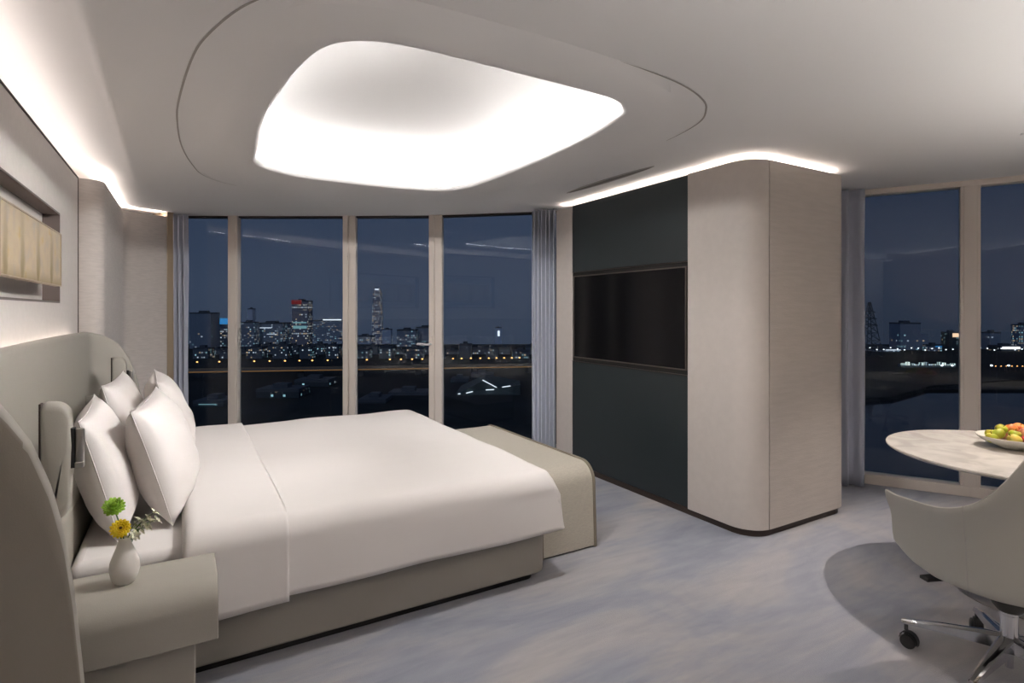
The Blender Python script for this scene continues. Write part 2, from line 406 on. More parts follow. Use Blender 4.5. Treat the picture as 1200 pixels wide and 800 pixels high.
out_poly = [(-.86, -1.62), (6.66, -1.62)] + [(x + .03 * CS * 0, y) for x, y, z in reversed(FACC)] + [(-.20, 7.30), (-.86, 7.30)]
NA = 540
def ceil_z(x, y):
    z = ZC
    c = -.287 - .0155 * (y - 2.36)                # line where the ceiling starts to lift towards the head wall
    if x < c: z += .155 * min(1, (c - x) / (c + .70)) * sstep(0, .05, c - x) * (1 - .92 * sstep(4.95, 5.75, y))
    return z
rings = []; gap0, gap1 = [], []
for i in range(NA):
    th = 2 * PI * i / NA
    ro, rg, rx = radial(op, th), radial(gv, th), radial(out_poly, th)
    rg = min(rg, rx - .1)
    px, py = CEN.x + rg * math.cos(th), CEN.y + rg * math.sin(th)
    amp = 1.0
    ang = math.degrees(th) % 360
    # the groove fades out on the window and television side
    if ang < 125: amp = sstep(-36, -44, ang) if ang < 0 else 0.
    if 100 <= ang <= 135: amp = sstep(110, 132, ang)
    if 318 <= ang <= 360: amp = sstep(334, 322, ang)
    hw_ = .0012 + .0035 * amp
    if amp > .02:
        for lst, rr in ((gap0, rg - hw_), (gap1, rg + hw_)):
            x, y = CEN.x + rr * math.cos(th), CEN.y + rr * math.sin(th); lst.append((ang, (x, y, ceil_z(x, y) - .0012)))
    col = []
    for k in range(48):
        f = (k / 47) ** .8; r = rx + (rg + .012 - rx) * f
        col.append((r, None, 0))
    col += [(rg + .0055, None, 0), (rg, None, .012 * amp), (rg - .0055, None, 0.0)]
    for k in range(1, 15):
        t = k / 15; r = rg - .005 + (ro + .03 - rg + .005) * t
        col.append((r, None, -.055 * sstep(.05, .95, t)))
    for k in range(7):
        a = PI / 2 * k / 6
        col.append((ro + .028 * (1 - math.sin(a)), ZC - .055 + .030 * (1 - math.cos(a)), 0))
    col += [(ro + .004, ZC - .018, 0), (ro + .02, ZC - .010, 0), (ro + .24, ZC - .008, 0), (ro + .27, ZC + .03, 0), (ro + .27, ZC + .08, 0), (ro + .25, ZC + .14, 0), (ro + .20, ZC + .20, 0), (ro + .12, ZC + .25, 0), (ro + .02, ZC + .285, 0), (ro * .88, ZC + .31, 0), (ro * .7, ZC + .33, 0), (ro * .45, ZC + .345, 0), (ro * .2, ZC + .35, 0), (0.0, ZC + .35, 0)]
    pts = []
    for r, z, dz in col:
        x, y = CEN.x + r * math.cos(th), CEN.y + r * math.sin(th)
        pts.append((x, y, (ceil_z(x, y) if z is None else z) + dz))
    rings.append(pts)
mb = MB(); mb.loft(rings + [rings[0]], closed=False, caps=False)
ceiling = struct(mb.build('ceiling', 'paint', angle=60))
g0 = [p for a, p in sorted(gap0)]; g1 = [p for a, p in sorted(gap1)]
MB().loft([g0, [(x, y, z - .0004) for x, y, z in g0], [(x, y, z - .0004) for x, y, z in g1], g1], closed=False).build('groove_shade_strip', mat('painted_groove_shade', (.40, .375, .35), .8), ceiling, smooth=False)  # grey strip paints the groove's shade onto the ceiling
# light strip lying hidden on the ledge of the ceiling recess
lp0, lp1 = [], []
for i in range(180):
    th = 2 * PI * i / 180; ro = radial(op, th)
    lp0.append((CEN.x + (ro + .045) * math.cos(th), CEN.y + (ro + .045) * math.sin(th), ZC - .002))
    lp1.append((CEN.x + (ro + .07) * math.cos(th), CEN.y + (ro + .07) * math.sin(th), ZC - .002))
MB().loft([lp0, lp1], caps=False).build('light_strip', 'led_dome', ceiling)

# light strips on the wall tops
def strip(path, w, z, name, m, parent, tilt=0.):
    pts = [Vector((x, y, 0)) for x, y in path]; a, b = [], []
    for i, p in enumerate(pts):
        t = (pts[min(i + 1, len(pts) - 1)] - pts[max(i - 1, 0)]).normalized(); nrm = Vector((-t.y, t.x, 0))
        a.append((p.x - nrm.x * w / 2, p.y - nrm.y * w / 2, z + max(0, -tilt * w))); b.append((p.x + nrm.x * w / 2, p.y + nrm.y * w / 2, z + max(0, tilt * w)))
    return MB().loft([a, b], closed=False).build(name, m, parent)
strip([(-.76, -1.46), (-.76, 1.5), (-.76, 5.25)], .02, ZW + .004, 'light_strip', 'led_warm', ceiling, .35)
strip([(6.5, -1.52), (3, -1.52), (-.7, -1.52)], .03, ZW - .054, 'light_strip', 'led_back', ceiling)
strip([(-.70, 5.325), (-.62, 5.33), (-.575, 5.40), (-.565, 5.55), (-.565, 6.2), (-.562, 6.72), (-.53, 6.86), (-.18, 7.02)], .012, ZW + .006, 'light_strip', 'led_cab', ceiling)

# windows: one bay each, with pane, rails and the mullion on its right
def seg_tangent(i):
    a = Vector(FAC[max(0, i - 1)]); b = Vector(FAC[min(len(FAC) - 1, i + 1)]); return (b - a).normalized()
def facade(a, b, n=8):
    """points of the curved facade between two x values"""
    i0 = min(range(120), key=lambda k: (FACC[k][0] - a[0]) ** 2 + (FACC[k][1] - a[1]) ** 2)
    i1 = min(range(120), key=lambda k: (FACC[k][0] - b[0]) ** 2 + (FACC[k][1] - b[1]) ** 2)
    return [a] + [FACC[k][:2] for k in range(i0 + 1, i1)] + [b]
def ribbon(path, t0, t1, z0, z1):
    """thick wall along a path, offset t0..t1 along the outward normal"""
    loops = []
    for i, p in enumerate(path):
        p = Vector(p[:2]); t = (Vector(path[min(i + 1, len(path) - 1)][:2]) - Vector(path[max(i - 1, 0)][:2])).normalized(); nrm = Vector((-t.y, t.x))
        a, b = p + nrm * t0, p + nrm * t1
        loops.append([(a.x, a.y, z0), (b.x, b.y, z0), (b.x, b.y, z1), (a.x, a.y, z1)])
    return MB().loft(loops)
HEADS = {}
wn = 0
for i in range(len(FAC) - 1):
    wn += 1
    w = sempty('window_%d' % wn)
    path = [FAC[i], FAC[i + 1]]           # flat panes, faceted facade
    right = i >= 5
    ribbon(path, .03, .042, .06, ZC).build('pane', 'glass', w, smooth=False)
    ribbon(path, -.04, .08, 0, .085).build('bottom_rail', 'frame', w, smooth=False, bevel=.006)
    ribbon(path, -.035 if right else .0, .09, (ZC - .045) if right else (ZC - .018), ZC + .05).build('top_rail', 'frame' if right else 'seam', w, smooth=False, bevel=.004)
    if 0 < i + 1 < len(FAC) - 1 and i + 1 not in (5, 6):
        P = Vector(FAC[i + 1]); t = seg_tangent(i + 1); ang = math.atan2(t.y, t.x)
        mx = Matrix.Translation((P.x, P.y, 0)) @ Matrix.Rotation(ang, 4, 'Z')
        wd = {1: .105, 2: .14, 3: .145, 4: .12}.get(i + 1, .13)
        mb = MB()
        if i + 1 in (2, 3):
            mb.box(-wd / 2, -.012, -.035, .06, 0, ZC + .02, mx); mb.box(-.005, wd / 2, -.028, .06, 0, ZC + .02, mx); mb.box(-.014, -.003, -.015, .05, 0, ZC + .015, mx)
        else:
            mb.box(-wd / 2, wd / 2, -.03, .06, 0, ZC + .02, mx); mb.box(-wd / 2 + .02, wd / 2 - .02, -.034, -.025, .01, ZC + .01, mx)
        mu = mb.build('mullion', 'frame', w, smooth=False, bevel=.005)
        if i + 1 == 3:
            hb = MB(); hb.box(-.062, -.030, -.046, -.030, 1.0, 1.22, mx); h = hb.build('handle_plate', 'frame', mu, smooth=False, bevel=.004)
            hb = MB(); hb.tube([mx @ Vector((-.048, -.03, 1.135)), mx @ Vector((-.048, -.085, 1.135)), mx @ Vector((-.075, -.092, 1.135)), mx @ Vector((-.185, -.092, 1.137))], .013); hb.build('handle', 'vent_light', mu)
struct(MB().prism([(6.60, -1.62), (6.75, -1.62), (6.75, -1.5), (6.60, -1.5)], 0, 2.7).build('wall_right', 'paint', smooth=False))

# ------------------------------------------------------------------ curtains
def curtain(path, label, wav, amp, name='curtain', z1=ZC - .02, flare=0):
    pts = catmull([(x, y, 0) for x, y in path], 200, closed=False)
    rows = []
    NZ = 24
    for k in range(NZ + 1):
        z = .012 + (z1 - .012) * k / NZ; lp = []
        sq = 1 - flare * (k / NZ)
        for i, p in enumerate(pts):
            s = i / 199
            t = (pts[min(i + 1, 199)] - pts[max(i - 1, 0)]).normalized(); nrm = Vector((-t.y, t.x, 0))
            q = pts[0].lerp(p, 1) if not flare else pts[-1].lerp(p, sq)
            ph = 2 * PI * wav * s + .5 * math.sin(2.1 * s * 9 + wav) + .15 * math.sin(k * .35 + s * 14)
            d = amp * (math.sin(ph) + .25 * math.sin(2 * ph + 1)) * (1 - .12 * math.sin(k * .2))
            lp.append((q.x + nrm.x * d, q.y + nrm.y * d, z))
        rows.append(lp)
    o = MB().loft(rows, closed=False).build(name, 'curtain', None, solid=.006, angle=80)
    tag(o, label, 'curtain'); return o
curtain([(-.10, 7.06), (-.03, 7.00), (.032, 6.955)], 'narrow slate-blue curtain bunched beside the bronze jamb of the leftmost window', 3, .034)
curtain([(3.10, 4.875), (3.16, 4.82), (3.27, 4.70)], 'pleated blue-grey curtain between the window and the television cabinet', 6, .042, flare=0)
curtain([(4.62, 2.96), (4.80, 2.76), (5.00, 2.595)], 'grey curtain hanging behind the rounded end of the television cabinet', 4, .035)

# ------------------------------------------------------------------ television cabinet
cab = thing('tv_cabinet', 'tall beige panelled cabinet with rounded corners holding the television', 'cabinet', (3.2, 3.4, 0))
CO = Vector((3.2, 3.4))
def cpoly(pts): return [(x - CO.x, y - CO.y) for x, y in pts]
full = round_poly([(3.22, 4.57, 0), (3.22, 2.37, .155), (4.28, 2.37, .15), (4.28, 3.45, 0), (3.45, 4.55, 0)], 12)
MB().prism(cpoly(full), .05, ZW - .01).build('carcass', 'cabinet2', cab, angle=60)
plin = round_poly([(3.245, 4.54, 0), (3.245, 2.395, .14), (4.255, 2.395, .14), (4.255, 3.4, 0), (3.5, 4.5, 0)], 12)
plin = round_poly([(3.205, 4.56, 0), (3.205, 2.355, .165), (4.295, 2.355, .16), (4.295, 3.46, 0), (3.46, 4.56, 0)], 12)
MB().prism(cpoly(plin), 0, .045).build('plinth', 'brown', cab, angle=60)
def skin(pts, z0, z1, name, m, parent=cab, th=.02, bev=.003):
    """panel that follows the outside of the cabinet"""
    path = cpoly(pts); a = []
    loops = []
    for i, p in enumerate(path):
        p = Vector(p); t = (Vector(path[min(i + 1, len(path) - 1)]) - Vector(path[max(i - 1, 0)])).normalized(); nrm = Vector((t.y, -t.x))
        q = p - nrm * th * -1
        loops.append([(p.x, p.y, z0), (q.x, q.y, z0), (q.x, q.y, z1), (p.x, p.y, z1)])
    return MB().loft(loops).build(name, m, parent, angle=30, bevel=0)
B = .05; T = ZW
mb = MB(); mb.box(0, .018, 4.325 - 3.4, 4.585 - 3.4, B, T); mb.build('left_panel', 'cabinet2', cab, smooth=False, bevel=.004)
mb = MB(); mb.box(0, .018, 2.888 - 3.4, 4.317 - 3.4, 1.868, T); mb.build('upper_panel', 'darkpanel', cab, smooth=False, bevel=.003)
mb = MB(); mb.box(0, .018, 2.888 - 3.4, 4.317 - 3.4, B, 1.018); mb.build('lower_panel', 'darkpanel', cab, smooth=False, bevel=.003)
def arc(c, r, a0, a1, n=14): return [(c[0] + r * math.cos(math.radians(a0 + (a1 - a0) * i / n)), c[1] + r * math.sin(math.radians(a0 + (a1 - a0) * i / n))) for i in range(n + 1)]
front = [(3.2, 2.880), (3.2, 2.70)] + arc((3.365, 2.515), .165, 180, 262, 16)
o = skin(front, B, T, 'corner_panel', 'cabinet2')
side = arc((3.365, 2.515), .165, 264, 270, 3) + [(3.6, 2.35), (4.0, 2.35)] + arc((4.14, 2.51), .16, 270, 360, 14) + [(4.3, 3.2)]
o = skin(side, B, T, 'side_panel', 'cabinet')
mb = MB(); mb.box(.012, .05, 2.87 - 3.4, 4.33 - 3.4, 1.0, 1.885); mb.build('television_recess', 'black', cab, smooth=False)
for z0, z1 in ((1.862, 1.868), (1.018, 1.024)):
    mb = MB(); mb.box(-.003, .02, 2.888 - 3.4, 4.317 - 3.4, z0, z1); mb.build('recess_trim', 'brown', cab, smooth=False)
strip([(3.27 - 0, 4.55), (3.27, 3.5), (3.27, 2.6)] + arc((3.38, 2.53), .115, 180, 270, 8) + [(3.8, 2.415), (4.12, 2.415)] + arc((4.12, 2.53), .115, 270, 350, 8), .012, ZW + .008, 'light_strip', 'led_cab', None)
ls = bpy.data.objects['light_strip.003'] if 'light_strip.003' in bpy.data.objects else None
for ob in COL.objects:
    if ob.name.startswith('light_strip') and ob.parent is None: ob.parent = cab; ob.matrix_parent_inverse = Matrix.Translation((-3.2, -3.4, 0))

tv = thing('television', 'large black wall-set television with thin bronze frame in the cabinet', 'television', (3.2, 3.602, 1.444))
mb = MB(); mb.box(.002, .03, -.69, .69, -.385, .385); mb.build('housing', 'black', tv, smooth=False, bevel=.004)
mb = MB(); mb.box(-.002, .004, -.678, .678, -.373, .373); mb.build('screen', 'screen', tv, smooth=False)
mb = MB()
w = .008
for a in ((-.694, .694, .378, .386), (-.694, .694, -.386, -.378), (-.694, -.686, -.378, .378), (.686, .694, -.378, .378)): mb.box(-.008, .02, a[0], a[1], a[2], a[3])
mb.build('bezel', mat('bronze_bezel', (.20, .17, .15), .35, metal=.8), tv, smooth=False)

# ------------------------------------------------------------------ ceiling vent
cv = thing('ceiling_vent', 'slim linear air vent in the ceiling beside the cabinet light strip', 'vent', (2.94, 3.515, ZC))
def lens(L, W, z0, z1, n=24):
    up = [(W * math.cos(PI / 2 * (2 * i / n - 1)) ** .6, L * (2 * i / n - 1)) for i in range(n + 1)]
    return MB().prism([(x, y) for x, y in up] + [(-x, y) for x, y in reversed(up[1:-1])], z0, z1)
lens(.54, .046, -.004, .004).build('frame', 'vent', cv, smooth=False)
lens(.50, .022, -.0065, .0).build('slot', 'slot', cv, smooth=False)

# ------------------------------------------------------------------ painting
pt = thing('painting', 'long gold and beige painting of blurred tree trunks on the head wall', 'painting', (-.66, 3.71, 1.81))
mb = MB(); mb.box(-.022, .004, -.655, .655, -.155, .155); mb.build('canvas', 'painting', pt, smooth=False, bevel=.003)
mb = MB()
for a in ((-.662, .662, .155, .161), (-.662, .662, -.161, -.155), (-.662, -.655, -.155, .155), (.655, .662, -.155, .155)): mb.box(-.026, .008, *a)
mb.build('frame', mat('pale_gold_frame', (.52, .42, .31), .4, metal=.3), pt, smooth=False)
for y in (-.5, .4):
    mb = MB(); mb.box(-.116, -.022, y, y + .1, -.05, .05); mb.build('bracket', 'brown', pt, smooth=False)

# ------------------------------------------------------------------ headboard
hb = thing('headboard', 'wide greige leather headboard with curved wings along the head wall', 'headboard', (-.6, 3.65, 0))
HO = Vector((-.6, 3.65, 0))
WY0, WY1 = 2.00, 5.30
def wing_top(x):
    pr = [(-.69, 1.355), (-.60, 1.345), (-.52, 1.318), (-.43, 1.245), (-.37, 1.135), (-.325, 1.00), (-.295, .86), (-.275, .70), (-.258, .50), (-.25, .40)]
    for (a, za), (b, zb) in zip(pr, pr[1:]):
        if x <= b: return za + (zb - za) * max(0, (x - a) / (b - a))
    return .40
# plan path of the inner face: near wing tip -> back -> far wing tip
R = .22
inner = []
WT = .05
xs_tip = -.25
for i in range(15): inner.append((xs_tip + (-.60 + R - xs_tip) * i / 15, WY0 + WT))
for i in range(13):
    a = -PI / 2 - PI / 2 * i / 12; inner.append((-.60 + R + R * math.cos(a), WY0 + WT + R + R * math.sin(a)))
for i in range(1, 20): inner.append((-.60, WY0 + WT + R + (WY1 - WY0 - 2 * WT - 2 * R) * i / 20))
for i in range(13):
    a = PI + -PI / 2 * i / 12; inner.append((-.60 + R + R * math.cos(a), WY1 - WT - R + R * math.sin(a)))
for i in range(1, 16): inner.append((-.60 + R + (xs_tip + .60 - R) * i / 15, WY1 - WT))
loops = []
for i, p in enumerate(inner):
    p = Vector(p); t = (Vector(inner[min(i + 1, len(inner) - 1)]) - Vector(inner[max(i - 1, 0)])).normalized(); nrm = Vector((-t.y, t.x))
    # outward normal (away from the bed)
    if nrm.dot(p - Vector((.2, 3.65))) < 0: nrm = -nrm
    q = p + nrm * WT
    q.x = max(q.x, -.688)
    zt = wing_top(p.x) if p.y < 2.4 or p.y > 4.9 else 1.345
    zt = min(zt, 1.345) + .012 * math.sin(PI * (p.y - WY0) / (WY1 - WY0))
    m_ = (p + q) / 2; hw = (q - p) / 2
    lp = []
    for k in range(9): lp.append((p.x - hw.x * 0, p.y, .0 + (zt - .03) * k / 8))
    for k in range(1, 6):
        a = PI * k / 6; c = m_ - hw * math.cos(a); lp.append((c.x, c.y, zt - .03 + .03 * math.sin(a)))
    for k in range(9): lp.append((q.x, q.y, (zt - .03) * (1 - k / 8)))
    loops.append([(x - HO.x, y - HO.y, z) for x, y, z in lp])
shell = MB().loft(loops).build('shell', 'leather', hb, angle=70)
shell.data.materials.append(mat('wing_outer_brown', (.27, .245, .21), .55, bump=.06, bscale=260, spec=.35))
for p in shell.data.polygons:               # the outer faces of the wings get a darker, browner colour
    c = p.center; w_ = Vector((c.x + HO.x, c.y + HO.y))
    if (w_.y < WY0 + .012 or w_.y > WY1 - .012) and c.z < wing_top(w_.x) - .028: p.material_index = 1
strip([(-.072, -1.25), (-.072, 0), (-.072, 1.25)], .012, 1.30, 'light_strip', emit('headboard_led', (1, .86, .77), 14.), hb)
# low padded block behind the pillows
blk = round_poly([(-.595, 2.33, 0), (-.38, 2.33, .05), (-.38, 4.97, .05), (-.595, 4.97, 0)], 6)
MB().prism([(x - HO.x, y - HO.y) for x, y in blk], .0, .74).build('lower_cushion', 'leather', hb, bevel=.02, angle=50)
def fin(y, zc=.955, tilt=0):
    outl = round_poly([(-.440, .735, .035), (-.362, .735, .06), (-.350, 1.00, .25), (-.362, 1.165, .05), (-.445, 1.172, .02)], 8)
    def off(s, yy):
        cx = sum(p[0] for p in outl) / len(outl); cz = sum(p[1] for p in outl) / len(outl)
        r = []
        for x, z in outl:
            vx, vz = x - cx, z - cz; l = math.hypot(vx, vz); k = max(.1, (l - s) / l)
            r.append((cx + vx * k - HO.x, yy - HO.y, cz + vz * k))
        return r
    d = .04
    loops = [off(.03, y - d), off(.016, y - d * .93), off(.006, y - d * .75), off(0, y - d * .4), off(0, y + d * .4), off(.006, y + d * .75), off(.016, y + d * .93), off(.03, y + d)]
    f = MB().loft(loops).build('side_cushion', 'leather', hb, angle=60)
    mb = MB(); mb.box(-.602 - HO.x, -.43 - HO.x, y + .026 - HO.y, y + .036 - HO.y, .72, .90); mb.build('cushion_bracket', 'leather', f, smooth=False)
    mb = MB(); mb.box(-.4495 - HO.x, -.4435 - HO.x, y - .022 - HO.y, y + .022 - HO.y, .77, 1.165); mb.build('gap_shade_strip', 'brown', f, smooth=False)  # dark strip stands in for the shade of the cushion gap
    mb = MB(); mb.box(-.365 - HO.x, -.344 - HO.x, y - .030 - HO.y, y - .004 - HO.y, .925, 1.072); mb.build('lamp_mount', 'black', f, smooth=False, bevel=.003)
    lp = MB(); lp.lathe([(.004, .0), (.013, .0), (.014, .004), (.014, .118), (.013, .122), (.004, .122)], 20, (-.331 - HO.x, y - .020 - HO.y, .945)); lp.build('reading_lamp', 'nickel', f, angle=40)
    lp = MB(); lp.box(-.345 - HO.x, -.318 - HO.x, y - .036 - HO.y, y - .004 - HO.y, .925, .947); lp.build('lamp_foot', 'nickel', f, smooth=False, bevel=.004)
fin(2.60); fin(4.88)

# ------------------------------------------------------------------ bed
bed = thing('bed', 'wide double bed with a greige leather base and white bedding', 'bed', (.65, 3.70, 0))
BO = Vector((.65, 3.70))
bp = round_poly([(-.37, 2.61, 0), (1.755, 2.60, .07), (1.755, 4.80, .07), (-.37, 4.79, 0)], 8)
MB().prism([(x - BO.x, y - BO.y) for x, y in bp], .045, .40).build('base', 'leather_shaded', bed, angle=50, bevel=.012)
pp = round_poly([(-.36, 2.66, 0), (1.70, 2.65, .05), (1.70, 4.75, .05), (-.36, 4.74, 0)], 6)
MB().prism([(x - BO.x, y - BO.y) for x, y in pp], 0, .05).build('plinth', 'black', bed, smooth=False)
mt = round_poly([(-.372, 2.60, .04), (1.70, 2.60, .10), (1.70, 4.80, .10), (-.372, 4.80, .04)], 6)
o = MB().prism([(x - BO.x, y - BO.y) for x, y in mt], .395, .555).build('mattress', 'linen', bed, angle=40, bevel=.045, segs=5)

def nz(x, y, s, a): return a * noise.noise(Vector((x * s, y * s, 3.7)))
def sheet_grid(x0, x1, y0, y1, ztop, hem_n, hem_f, lift, rad, nx=90, seed=0., foot=True, wr=.006, thick=.02, puff=.025, headroll=True):
    """duvet: a soft slab over the mattress that hangs down both long sides and the foot"""
    prof = []
    # cross-section parameter: (y, z) from near hem over the top to the far hem
    def section(hn, hf):
        pts = []
        for i in range(10): pts.append((y0, hn + (ztop - rad - hn) * i / 10, 0))
        for i in range(9):
            a = PI - PI / 2 * i / 8; pts.append((y0 + rad + rad * math.cos(a), ztop - rad + rad * math.sin(a), 0))
        for i in range(1, 50): pts.append((y0 + rad + (y1 - y0 - 2 * rad) * i / 50, ztop, 1))
        for i in range(9):
            a = PI / 2 - PI / 2 * i / 8; pts.append((y1 - rad + rad * math.cos(a), ztop - rad + rad * math.sin(a), 0))
        for i in range(1, 11): pts.append((y1, ztop - rad + (hf - ztop + rad) * i / 10, 0))
        return pts
    rows = []
    for i in range(nx + 1):
        s = i / nx; x = x0 + (x1 - x0) * s
        hn = hem_n + .003 * math.sin(x * 3.1 + seed) + .003 * math.sin(x * 7.7 + seed * 2)
        row = []
        # round over at the foot
        fd = x1 - x
        drop = 0
        if foot and fd < .07: drop = .07 - math.sqrt(max(0, .07 ** 2 - (.07 - fd) ** 2))
        dropi = drop * .5
        hd = x - x0
        if headroll and hd < .04: dropi += .04 - math.sqrt(max(0, .04 ** 2 - (.04 - hd) ** 2))
        for (y, z, fl) in section(hn, hem_f):
            yc = (y - y0) / (y1 - y0)
            side = 1 if y <= y0 + 1e-6 else (-1 if y >= y1 - 1e-6 else 0)
            w = nz(x + seed, y + z * .7, 2.2, wr * 1.6) + nz(x * .8 + seed, y * 2 + z, 6., wr * .6)
            if z < ztop - rad:
                k = (ztop - rad - z) / max(.01, (ztop - rad - hn))
                flare = (.010 * k + .006 * k * math.sin(x * 4 + seed) + w * .8)
                yy = y - side * flare; zz = z
            else:
                zz = z + w + puff * math.sin(PI * max(0, min(1, yc))) ** .5 * math.sin(PI * min(1, max(0, .12 + s * .8))) - dropi * (1 if z >= ztop - rad * .5 else (z - (ztop - rad)) / (rad * .5))
                yy = y
            row.append((x, yy, zz))
        rows.append(row)
    if foot:
        last = rows[-1]
        for k in range(1, 7):
            rows.append([(x1 + .02 + .005 * k, y, (z - (z - hem_n) * min(1, k / 6)) if z > hem_n else z) for (x, y, z) in last])
    return MB().loft(rows, closed=False)
dv = sheet_grid(.10, 1.775, 2.555, 4.865, .600, .285, .30, 0, .085, puff=.022).build('duvet', 'linen', None, solid=.022, angle=80)
tag(dv, 'smooth white duvet spread over the bed and hanging down its sides', 'duvet')
fo = sheet_grid(.0, .385, 2.54, 4.88, .622, .265, .28, 0, .09, nx=30, seed=2.3, foot=False, puff=.018).build('turned_back_sheet', 'linen', None, solid=.02, angle=80)
tag(fo, 'white top sheet folded back over the head end of the duvet', 'sheet')

# pillows: rounded cushions with a seam edge and pointed corners
def pillow(label, loc, lean, rz, W=.92, Hh=.56, T=.21, seed=0., roll=0.):
    root = thing('pillow', label, 'pillow', loc, rz, 'white bed pillows')
    n, m = 36, 24
    def surf(sgn):
        rows = []
        for j in range(m + 1):
            row = []
            for i in range(n + 1):
                u = 2 * i / n - 1; v = 2 * j / m - 1
                pin = 1 - .07 * (1 - u * u) ** 1 * abs(v) ** 3; pin2 = 1 - .06 * (1 - v * v) * abs(u) ** 3
                y = u * W / 2 * pin2; z = v * Hh / 2 * pin
                f = ((1 - abs(u) ** 2.6) * (1 - abs(v) ** 2.4)) ** .5
                t = T / 2 * f * (1 + .22 * noise.noise(Vector((u * 1.6 + seed, v * 1.4, seed))) - .12 * v) 
                t += .007 * noise.noise(Vector((u * 5 + seed * 3, v * 4, sgn))) * f
                # the cushion sags over its lower edge
                row.append((sgn * t, y, z))
            rows.append(row)
        return rows
    Rm = Matrix.Translation((0, 0, Hh / 2)) @ Matrix.Rotation(roll, 4, 'X')
    L = Matrix.Rotation(lean, 4, 'Y')
    def tr(p): return L @ (Rm @ Vector(p))
    mb = MB()
    for sgn in (1, -1): mb.loft([[tr(p) for p in r] for r in surf(sgn)], closed=False)
    b = mb.build('pillowcase', 'linen', root, angle=70)
    bm = bmesh.new(); bm.from_mesh(b.data); bmesh.ops.remove_doubles(bm, verts=bm.verts, dist=.0008); bmesh.ops.recalc_face_normals(bm, faces=bm.faces); bm.to_mesh(b.data); bm.free()
    for p in b.data.polygons: p.use_smooth = True
    # flat flange along the open edge
    rim = [tr((0, (2 * i / n - 1) * W / 2 * 1.0, Hh / 2 * (1 - .07 * (1 - (2 * i / n - 1) ** 2)))) for i in range(n + 1)]
    s0 = [tr((0, -W / 2 * (1 - .06 * (1 - (2 * j / m - 1) ** 2)), (2 * j / m - 1) * Hh / 2)) for j in range(m + 1)]
    s1 = [tr((0, W / 2 * (1 - .06 * (1 - (2 * j / m - 1) ** 2)), (2 * j / m - 1) * Hh / 2)) for j in range(m + 1)]
    mb = MB(); mb.tube(s0, .0026, 6); mb.tube(rim, .0026, 6); mb.tube(list(reversed(s1)), .0026, 6)
    mb.build('seam_piping', 'linen', root, angle=80)
    return root
LN = math.radians
pillow('white pillow leaning on the headboard at the near side, behind another', (-.245, 3.17, .565), LN(-15), LN(3), seed=1.0, T=.21, Hh=.52, W=.86)
pillow('large white pillow standing in front at the near side of the bed', (-.012, 3.26, .568), LN(-17), LN(-4), seed=5.0, T=.24, Hh=.53, W=.86)
pillow('white pillow against the headboard on the far side, mostly hidden', (-.245, 4.20, .565), LN(-14), LN(-2), seed=8.0, T=.21, Hh=.54, W=.88)
pillow('white pillow in front on the far side, showing beside the window curtain', (-.012, 4.27, .568), LN(-16), LN(3), seed=11.0, T=.24, Hh=.54, W=.86)

# ------------------------------------------------------------------ bench at the foot of the bed
bn = thing('bench', 'low woven beige bench with waterfall ends at the foot of the bed', 'bench', (2.05, 3.55, 0))
bx0, bx1, by0, by1, bz = 1.85 - 2.05, 2.25 - 2.05, 2.795 - 3.55, 4.31 - 3.55, .525
sec = round_poly([(by0 - .0, .012, .004), (by1, .012, .004), (by1 - .01, bz, .12), (by0 + .02, bz, .12)], 10)
MB().loft([[(x, y, z) for y, z in sec] for x in (bx0, bx0 + .01, bx1 - .01, bx1)]).build('upholstery', 'bench', bn, angle=40)
for x in (bx0 - .002, bx1 + .002):
    ring = [Vector((x, y, z)) for y, z in sec]
    MB().tube(ring + [ring[0]], .0105, 8).build('piping', 'piping', bn, angle=80)
mb = MB(); mb.box(bx0 + .02, bx1 - .02, by0 + .02, by1 - .02, 0, .02); mb.build('foot_plate', 'black', bn, smooth=False)

# ------------------------------------------------------------------ nightstands
def nightstand(label, cy, flip):
    t = thing('nightstand', label, 'nightstand', (-.2, cy, 0))
    y0, y1 = -.175, .105
    if flip: y0, y1 = -.105, .175
    sec = round_poly([(y0, .332, .012), (y1, .332 if False else .49, 0), (y1, .540, .008), (y0, .540, .095)], 12) if not flip else None
    # waterfall section: top slab folded down over the outer long edge
    w = .035
    if not flip:
        path = round_poly([(y1, .540, 0), (y0, .540, .095), (y0, .335, 0), (y0 + w, .335, 0), (y0 + w, .540 - w, .06), (y1, .540 - w, 0)], 12)
    else:
        path = round_poly([(y0, .540, 0), (y1, .540, .095), (y1, .335, 0), (y1 - w, .335, 0), (y1 - w, .540 - w, .06), (y0, .540 - w, 0)], 12)
    MB().loft([[(x, y, z) for y, z in path] for x in (-.17, -.165, .300, .305)]).build('waterfall_top', 'leather', t, angle=30, bevel=.004)
    mb = MB(); mb.box(-.165, .235, y0 + .06, y1 - .06, 0, .505); mb.build('pedestal', 'frame' if False else 'leather', t, smooth=False, bevel=.006)
    mb = MB(); mb.box(-.165, .29, y0 + .04, y1 - .01, .36, .503); mb.build('drawer', 'leather_shaded', t, smooth=False, bevel=.004)
    return t
nightstand('greige leather nightstand with rounded front edge carrying the flower vase', 2.415, False)
nightstand('greige leather nightstand beyond the bed, only a corner showing by the curtain', 5.07, True)

